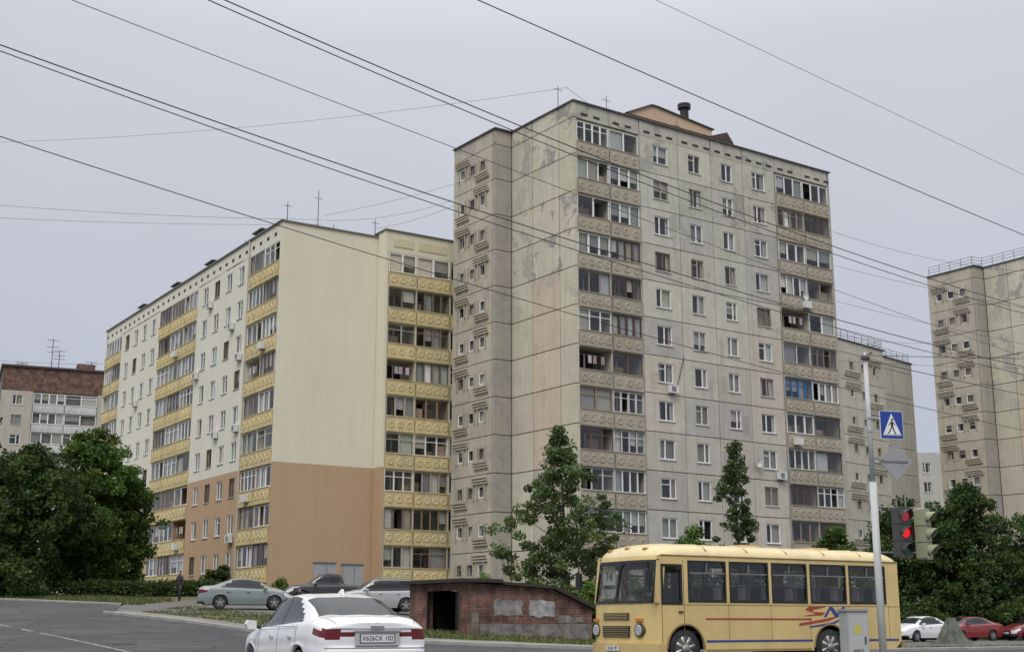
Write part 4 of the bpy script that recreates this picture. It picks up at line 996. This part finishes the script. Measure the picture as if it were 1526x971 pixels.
    m.prism('bumper', [(.35, -.03), (.16, -.02)] + bo + [(.16, 2.52), (.35, 2.53), (.35, 2.45), (.2, 2.42), (.05, 2.2), (.0, 1.25), (.05, .3), (.2, .08), (.35, .05)], .36, .58, 'z', (.58, .43, .18), 'buspaint')
    m.box('bumper', 8.2, 8.34, .0, W, .42, .6, (.3, .25, .12), 'buspaint')
    for y in (.40, 2.10):
        xf = fx(y)
        m.cyl('headlights', (xf - .04, y, .88), (xf + .06, y, .88), .155, .16, 20, (.12, .1, .07), 'metal'); m.cyl('headlights', (xf - .055, y, .88), (xf - .04, y, .88), .11, .13, 20, (.40, .42, .45), 'darkglass')
        m.box('headlights', xf - .04, xf + .06, y - .1, y + .1, 1.08, 1.15, (.6, .2, .03), 'darkglass')
    m.box('grille', -.12, .0, .72, 1.78, .72, .98, (.03, .03, .03), 'plastic')
    for i in range(5): m.box('grille', -.14, -.121, .74, 1.76, .74 + i * .05, .755 + i * .05, (.35, .27, .11), 'buspaint')
    m.box('grille', -.115, .0, .75, 1.75, 1.12, 1.28, (.04, .04, .035), 'plastic')
    for i in range(4): m.box('grille', -.13, -.116, .77, 1.73, 1.135 + i * .037, 1.15 + i * .037, (.4, .32, .13), 'buspaint')
    m.box('plates', -.225, -.212, .99, 1.51, .41, .52, (.65, .65, .65), 'trim')
    for (y0, y1) in ((.7, 1.15), (1.5, 1.95)): m.cyl('wipers', (-.12, y0, 1.5), (-.02, y1, 2.05), .012, .01, 5, BK, 'plastic')
    for (y, s) in ((-.0, -1), (W, 1)):
        m.cyl('mirrors', (.25, y, 2.5), (-.2, y + s * .18, 2.42), .014, .014, 6, BK, 'metal'); m.cyl('mirrors', (-.2, y + s * .18, 2.42), (-.17, y + s * .18, 1.75), .014, .014, 6, BK, 'metal')
        m.box('mirrors', -.22, -.16, y + s * .18 - .1, y + s * .18 + .1, 1.85, 2.25, BK, 'plastic')
    m.box('route_board', .22, .23, 1.7, 2.2, 1.95, 2.4, (.6, .62, .55), 'trim'); m.box('route_board', .13, .14, 1.4, 2.15, 1.62, 1.85, (.45, .47, .45), 'trim')
    m.box('route_board', .212, .218, 1.72, 2.18, 2.26, 2.38, (.5, .5, .1), 'trim')
    R = (.36, .05, .03); B = (.03, .06, .25)
    for (a, b) in ((1.62, wrr - .62),): m.box('livery', a, b, -.006, -.002, 1.12, 1.16, R, 'trim'); m.box('livery', a, b, -.006, -.002, .60, .65, B, 'trim')
    m.box('livery', wrr + .62, 8.1, -.006, -.002, .60, .65, B, 'trim')
    def pl(pts, c): m.prism('livery', pts, -.008, -.003, 'y', c, 'trim')
    pl([(4.75, 1.22), (5.4, 1.24), (5.5, 1.31), (5.1, 1.32), (5.05, 1.36), (5.5, 1.44), (5.52, 1.455), (4.95, 1.45), (4.82, 1.37), (5.2, 1.28)], R)
    pl([(5.45, 1.20), (5.54, 1.20), (5.68, 1.38), (5.84, 1.20), (5.94, 1.20), (6.22, 1.455), (6.12, 1.455), (5.92, 1.30), (5.76, 1.45), (5.66, 1.45)], B)
    pl([(4.6, .98), (5.6, 1.10), (6.0, 1.22), (5.9, 1.22), (5.4, 1.14), (4.6, 1.04)], R); pl([(4.95, .93), (5.8, 1.03), (6.3, 1.22), (6.22, 1.22), (5.75, 1.07), (4.95, .97)], B)
    e = m.finish(('roof', 'wheels'))
    text(e, '74', .3, (.208, 1.95, 2.14), (math.pi / 2, 0, -math.pi / 2), 'ink')
    text(e, 'B 401 PP', .1, (-.228, 1.25, .465), (math.pi / 2, 0, -math.pi / 2), 'ink')
bus()

# ------------------------------------------------------------------ sign post, lights, cabinet
def signpost():
    x, y = 8.08, 29.2; m = Model('traffic_sign_pole', (x, y, 0), math.radians(14))
    G = (.50, .51, .51)
    m.cyl('pole', (0, 0, -.1), (0, 0, 4.1), .085, .08, 16, G, 'trim'); m.cyl('pole', (0, 0, 4.1), (0, 0, 6.95), .058, .05, 16, G, 'trim')
    m.cyl('pole', (0, 0, 6.9), (0, 0, 7.08), .11, .08, 12, (.3, .3, .3), 'metal'); m.cyl('pole', (0, 0, 7.0), (.18, 0, 7.08), .03, .03, 8, (.2, .2, .2), 'metal')
    x0, x1, z0, z1, d = .22, .80, 5.08, 5.72, -.09
    m.box('crossing_sign', x0, x1, d, d + .02, z0, z1, (.6, .62, .64), 'trim'); m.box('crossing_sign', x0 + .015, x1 - .015, d - .004, d, z0 + .015, z1 - .015, (.01, .05, .30), 'trim')
    cx = (x0 + x1) / 2
    m.prism('crossing_sign', [(x0 + .06, z0 + .08), (x1 - .06, z0 + .08), (cx, z1 - .06)], d - .007, d - .0045, 'y', (.75, .76, .76), 'trim')
    K = (.01, .01, .012)
    def p(pts): m.prism('crossing_sign', [(cx + a, z0 + b) for a, b in pts], d - .010, d - .0075, 'y', K, 'trim')
    p([(.015 + .028 * math.cos(t), .44 + .028 * math.sin(t)) for t in np.linspace(0, 5.7, 10)])
    p([(-.02, .40), (.03, .40), (.035, .28), (-.02, .28)]); p([(-.02, .28), (.01, .28), (-.03, .19), (-.09, .11), (-.115, .12), (-.055, .2)]); p([(.005, .28), (.035, .28), (.06, .2), (.10, .11), (.075, .105), (.035, .19)])
    p([(-.02, .39), (-.02, .36), (-.08, .30), (-.09, .315)]); p([(.03, .39), (.03, .36), (.085, .31), (.095, .325)])
    for i in range(-3, 4): p([(i * .06 - .015, .09), (i * .06 + .015, .09), (i * .06 + .012, .105), (i * .06 - .012, .105)])
    for z in (5.25, 5.55): m.box('brackets', -.07, x1 - .1, -.068, -.05, z - .02, z + .02, G, 'metal')
    c = (.60, 4.58); r = .43
    m.prism('priority_sign', [(c[0] - r, c[1]), (c[0], c[1] - r), (c[0] + r, c[1]), (c[0], c[1] + r)], -.02, 0, 'y', (.30, .31, .32), 'trim')
    m.box('priority_sign', c[0] - .3, c[0] + .3, -.035, -.021, c[1] - .02, c[1] + .02, (.25, .25, .26), 'metal')
    m.box('brackets', -.05, .3, -.02, .02, 4.54, 4.62, G, 'metal')
    for z in (2.55, 3.55): m.cyl('brackets', (0, 0, z), (1.0, 0, z), .022, .022, 8, (.25, .25, .25), 'metal')
    m.cyl('brackets', (.78, 0, 2.4), (.78, 0, 3.9), .022, .022, 8, (.3, .3, .3), 'metal')
    return m.finish(('pole',))
signpost()
def tlight(x, y, z, rot, body, lit):
    m = Model('traffic_light', (x, y, z), rot)
    m.prism('housing', [(-.17, .03), (-.14, 0), (.14, 0), (.17, .03), (.17, 1.09), (.14, 1.12), (-.14, 1.12), (-.17, 1.09)], -.12, .12, 'y', body, 'plastic')
    for i in range(2): m.box('housing', -.172, .172, -.123, .1, .36 + i * .36, .375 + i * .36, (.01, .01, .01), 'plastic')
    for i, zz in enumerate((.19, .55, .91)):
        mt, c = ('darkglass', ((.02, .08, .04), (.12, .08, .01), (.2, .01, .01))[i])
        if i in lit: mt = lit[i]
        m.cyl('lenses', (0, -.121, zz), (0, -.14, zz), .115, .11, 20, c, mt)
        n = 12; vs = []
        for j in range(n + 1):
            t = math.pi * (-.12 + 1.24 * j / n); q = .5 + .5 * math.sin(t)
            vs += [(.135 * math.cos(t), -.12, zz + .135 * math.sin(t)), (.135 * math.cos(t), -.14 - .2 * max(.1, q), zz + .135 * math.sin(t) - .015)]
        m.add('visors', vs, [(2 * j, 2 * j + 1, 2 * j + 3, 2 * j + 2) for j in range(n)], body, 'plastic')
    m.cyl('bracket', (0, .12, .25), (0, .25, .25), .03, .03, 8, (.2, .2, .2), 'metal'); m.cyl('bracket', (0, .12, .9), (0, .25, .9), .03, .03, 8, (.2, .2, .2), 'metal')
    m.finish()
tlight(8.60, 29.0, 2.42, math.radians(22), (.06, .065, .06), {2: 'reddim', 1: 'redlamp'})
tlight(9.13, 29.2, 2.40, math.radians(50), (.30, .31, .20), {})
m = Model('utility_cabinet', (7.33, 28.6, 0), math.radians(12))
m.box('cabinet', -.25, .22, -.2, .2, .08, 1.28, (.36, .37, .37), 'trim'); m.box('cabinet', -.28, .25, -.23, .23, 1.28, 1.33, (.3, .31, .31), 'trim'); m.box('cabinet', -.22, .19, -.206, -.2, .16, 1.2, (.40, .41, .41), 'trim')
m.box('cabinet', -.24, .21, -.19, .19, 0, .08, (.2, .2, .2), 'concrete'); m.box('cabinet', .12, .15, -.225, -.206, .6, .75, (.1, .1, .1), 'metal'); m.box('cabinet', -.12, .06, -.209, -.2065, .8, .98, (.5, .45, .1), 'trim')
e = m.finish(); text(e, '80853', .1, (-.03, -.21, .45), (math.pi / 2, 0, 0), 'ink')
m = Model('traffic_island', (8.2, 28.8, 0), math.radians(31))
m.prism('slab', [(-2.5, -.6), (-2.1, -.9), (5, -.9), (5, .9), (-2.1, .9), (-2.5, .6)], -.05, .12, 'z', (.24, .23, .21), 'concrete'); m.finish()
for (x, y) in ((-11.2, 79), (-9.6, 79.5)):
    m = Model('utility_cabinet', (x, y, H(x, y)), math.radians(33))
    m.box('cabinet', -.6, .6, -.3, .3, .1, 2.3, (.33, .34, .34), 'trim'); m.box('cabinet', -.66, .66, -.36, .36, 2.3, 2.38, (.2, .2, .2), 'trim'); m.box('cabinet', -.01, .01, -.305, -.3, .15, 2.25, (.05, .05, .05), 'trim'); m.box('cabinet', -.55, .55, -.25, .25, -.1, .1, (.2, .2, .2), 'concrete'); m.finish()

# ------------------------------------------------------------------ person
def person(x, y, rot):
    m = Model('pedestrian', (x, y, H(x, y)), rot)
    V = [(0, 0, .95), (0, 0, 1.15), (.0, 0, 1.38), (0, 0, 1.5), (0, 0, 1.58), (-.19, 0, 1.42), (-.26, .02, 1.15), (-.23, .1, .9), (.19, 0, 1.42), (.26, -.02, 1.15), (.24, .06, .9), (-.1, .0, .9), (-.11, .06, .5), (-.11, -.02, .09), (-.11, .13, .04), (.1, 0, .9), (.11, -.02, .5), (.11, -.16, .1), (.11, -.03, .04)]
    Ed = [(0, 1), (1, 2), (2, 3), (3, 4), (2, 5), (5, 6), (6, 7), (2, 8), (8, 9), (9, 10), (0, 11), (11, 12), (12, 13), (13, 14), (0, 15), (15, 16), (16, 17), (17, 18)]
    R = [.16, .15, .17, .07, .06, .08, .06, .04, .08, .06, .04, .11, .075, .05, .045, .11, .075, .05, .045]
    me = bpy.data.meshes.new('body'); me.from_pydata(V, Ed, [])
    o = bpy.data.objects.new('body', me); scene.collection.objects.link(o); o.parent = m.e
    o.modifiers.new('s', 'SKIN')
    for i, r in enumerate(R): me.skin_vertices[0].data[i].radius = (r, r * .75)
    me.skin_vertices[0].data[0].use_root = True
    o.modifiers.new('ss', 'SUBSURF').levels = 1
    me.materials.append(MATS['ink'])
    def ball(c, r, sc, col, nm):
        n = 12; vs = []; fs = []
        for i in range(n + 1):
            for j in range(n):
                t = math.pi * i / n; p = 2 * math.pi * j / n; vs.append((c[0] + r * sc[0] * math.sin(t) * math.cos(p), c[1] + r * sc[1] * math.sin(t) * math.sin(p), c[2] + r * sc[2] * math.cos(t)))
        for i in range(n):
            for j in range(n): fs.append((i * n + j, i * n + (j + 1) % n, (i + 1) * n + (j + 1) % n, (i + 1) * n + j))
        m.add(nm, vs, fs, col, 'cloth')
    ball((0, .01, 1.66), .1, (.8, .95, 1.2), (.38, .22, .15), 'head'); ball((0, -.015, 1.70), .1, (.88, 1.0, 1.0), (.03, .02, .015), 'hair'); ball((0, .105, 1.65), .018, (1, 1, 1.4), (.36, .2, .14), 'head')
    for s in (-1, 1): ball((s * .235, .12, .83), .045, (.6, .9, 1.4), (.36, .2, .14), 'hands')
    m.finish(('head', 'hair', 'hands'))
person(-19.7, 78.6, math.radians(150))

# ------------------------------------------------------------------ overhead cables
def cable(p0, p1, sag, r=.014):
    c = bpy.data.curves.new('overhead_cable', 'CURVE'); c.dimensions = '3D'; c.bevel_depth = r; c.bevel_resolution = 1
    s = c.splines.new('POLY'); n = 40; s.points.add(n)
    for i in range(n + 1):
        t = i / n; q = [p0[k] + (p1[k] - p0[k]) * t for k in range(3)]; q[2] -= 4 * sag * t * (1 - t)
        s.points[i].co = (*q, 1)
    c.materials.append(MATS['ink']); o = bpy.data.objects.new('overhead_cable', c); scene.collection.objects.link(o)
cable((-12, 20, 11.7), (27, 50, 9.4), .92, .012); cable((-12, 20.1, 11.64), (27, 50.4, 9.25), .98, .010)
cable((-12.95, 22, 10.8), (32.1, 60, 8.24), .9, .010)
cable((-7, 16, 10.63), (26.2, 48, 11.2), 1.0, .010); cable((-7, 16.1, 10.57), (26.2, 48.3, 11.1), 1.04, .009)
cable((-3.73, 18, 11.7), (23.1, 42, 11.2), .16, .010)
cable((-.72, 20, 12.8), (23.3, 42, 12.8), .0, .005)
cable((-9.9, 18, 11.5), (32.4, 60, 10.43), .37, .007)
cable((-60, 118, 46), (4.0, 90.5, 39.9), 1.2, .012)
cable((-55, 92, 33), (-14.6, 95.4, 31.2), .6, .012); cable((-55, 92.5, 31.6), (-14.6, 95.4, 30.8), .5, .011)
cable((-14.4, 95.6, 31.6), (3.3, 97, 37.5), .5, .011); cable((-14.4, 95.6, 31.2), (-4.6, 99, 34), .5, .011); cable((-10.7, 97.8, 31.2), (-4.6, 99, 33.5), .2, .011)
cable((26.8, 104.2, 30), (50, 85, 19), .5, .013); cable((26.8, 104.4, 27), (52, 88, 17), .5, .013); cable((26.8, 104.4, 22), (60, 92, 20), .8, .013)
cable((8.08, 29.2, 7.0), (26, 40, 9.2), .1, .008); cable((26.8, 104.4, 33), (56, 128, 36), 1, .013)
cable((4.0, 90.6, 40.0), (8.2, 94.5, 38.6), .05, .014)
cable((8.08, 29.2, 6.9), (40, 60, 9.4), .5, .009); cable((30, 124, 29), (46, 134, 30), .6, .013)
cable((-75, 150, 33), (-41.5, 131, 27), .6, .014); cable((-75, 150, 31), (-41.5, 131, 26), .6, .014)

# ------------------------------------------------------------------ world & light
w = bpy.data.worlds.new('World'); scene.world = w; w.use_nodes = True; nt = w.node_tree; nt.nodes.clear()
out = nt.nodes.new('ShaderNodeOutputWorld'); bg = nt.nodes.new('ShaderNodeBackground'); bg.inputs[1].default_value = 1.10
sky = nt.nodes.new('ShaderNodeTexSky'); sky.sky_type = 'NISHITA'; sky.sun_disc = False
SE = math.radians(48); SA = math.radians(195)
sky.sun_elevation = SE; sky.sun_rotation = SA
tc = nt.nodes.new('ShaderNodeTexCoord'); sp = nt.nodes.new('ShaderNodeSeparateXYZ'); nt.links.new(tc.outputs['Generated'], sp.inputs[0])
cr = nt.nodes.new('ShaderNodeValToRGB'); nt.links.new(sp.outputs[2], cr.inputs[0])
el = cr.color_ramp.elements; el[0].position = 0; el[0].color = (.46, .49, .58, 1); el[1].position = 1; el[1].color = (1.75, 1.76, 1.77, 1)
for p, c in ((.15, (.475, .50, .585, 1)), (.42, (.585, .60, .655, 1)), (.6, (1.0, 1.01, 1.04, 1))): e2 = el.new(p); e2.color = c
nz = nt.nodes.new('ShaderNodeTexNoise'); nz.inputs['Scale'].default_value = 1.6; nz.inputs['Detail'].default_value = 5; nt.links.new(tc.outputs['Generated'], nz.inputs['Vector'])
rn = ramp(nt, nz.outputs['Fac'], .3, g4(.95), .7, g4(1.05))
c1 = mixc(nt, 1., cr.outputs[0], rn.outputs[0], 'MULTIPLY')
sc = nt.nodes.new('ShaderNodeMix'); sc.data_type = 'RGBA'; sc.blend_type = 'MULTIPLY'; sc.inputs[0].default_value = 1; nt.links.new(sky.outputs[0], sc.inputs[6]); sc.inputs[7].default_value = (.05, .05, .05, 1)
c2 = mixc(nt, .93, sc.outputs[2], c1)
nt.links.new(c2, bg.inputs[0]); nt.links.new(bg.outputs[0], out.inputs[0])
sl = bpy.data.lights.new('sun', 'SUN'); sl.energy = 1.5; sl.angle = math.radians(25); sl.color = (1, .965, .91)
so = bpy.data.objects.new('sun', sl); scene.collection.objects.link(so)
d = Vector((math.sin(SA) * math.cos(SE), math.cos(SA) * math.cos(SE), math.sin(SE)))
so.rotation_euler = (-d).to_track_quat('-Z', 'Y').to_euler()

# ------------------------------------------------------------------ camera
cam = bpy.data.cameras.new('camera'); cam.sensor_width = 36; cam.lens = 1940 / 1526 * 36; cam.clip_end = 6000; cam.clip_start = .1
co = bpy.data.objects.new('camera', cam); scene.collection.objects.link(co); co.location = (0, 0, 1.0)
co.rotation_euler = (math.radians(90 + 12.9), 0, 0)
scene.camera = co
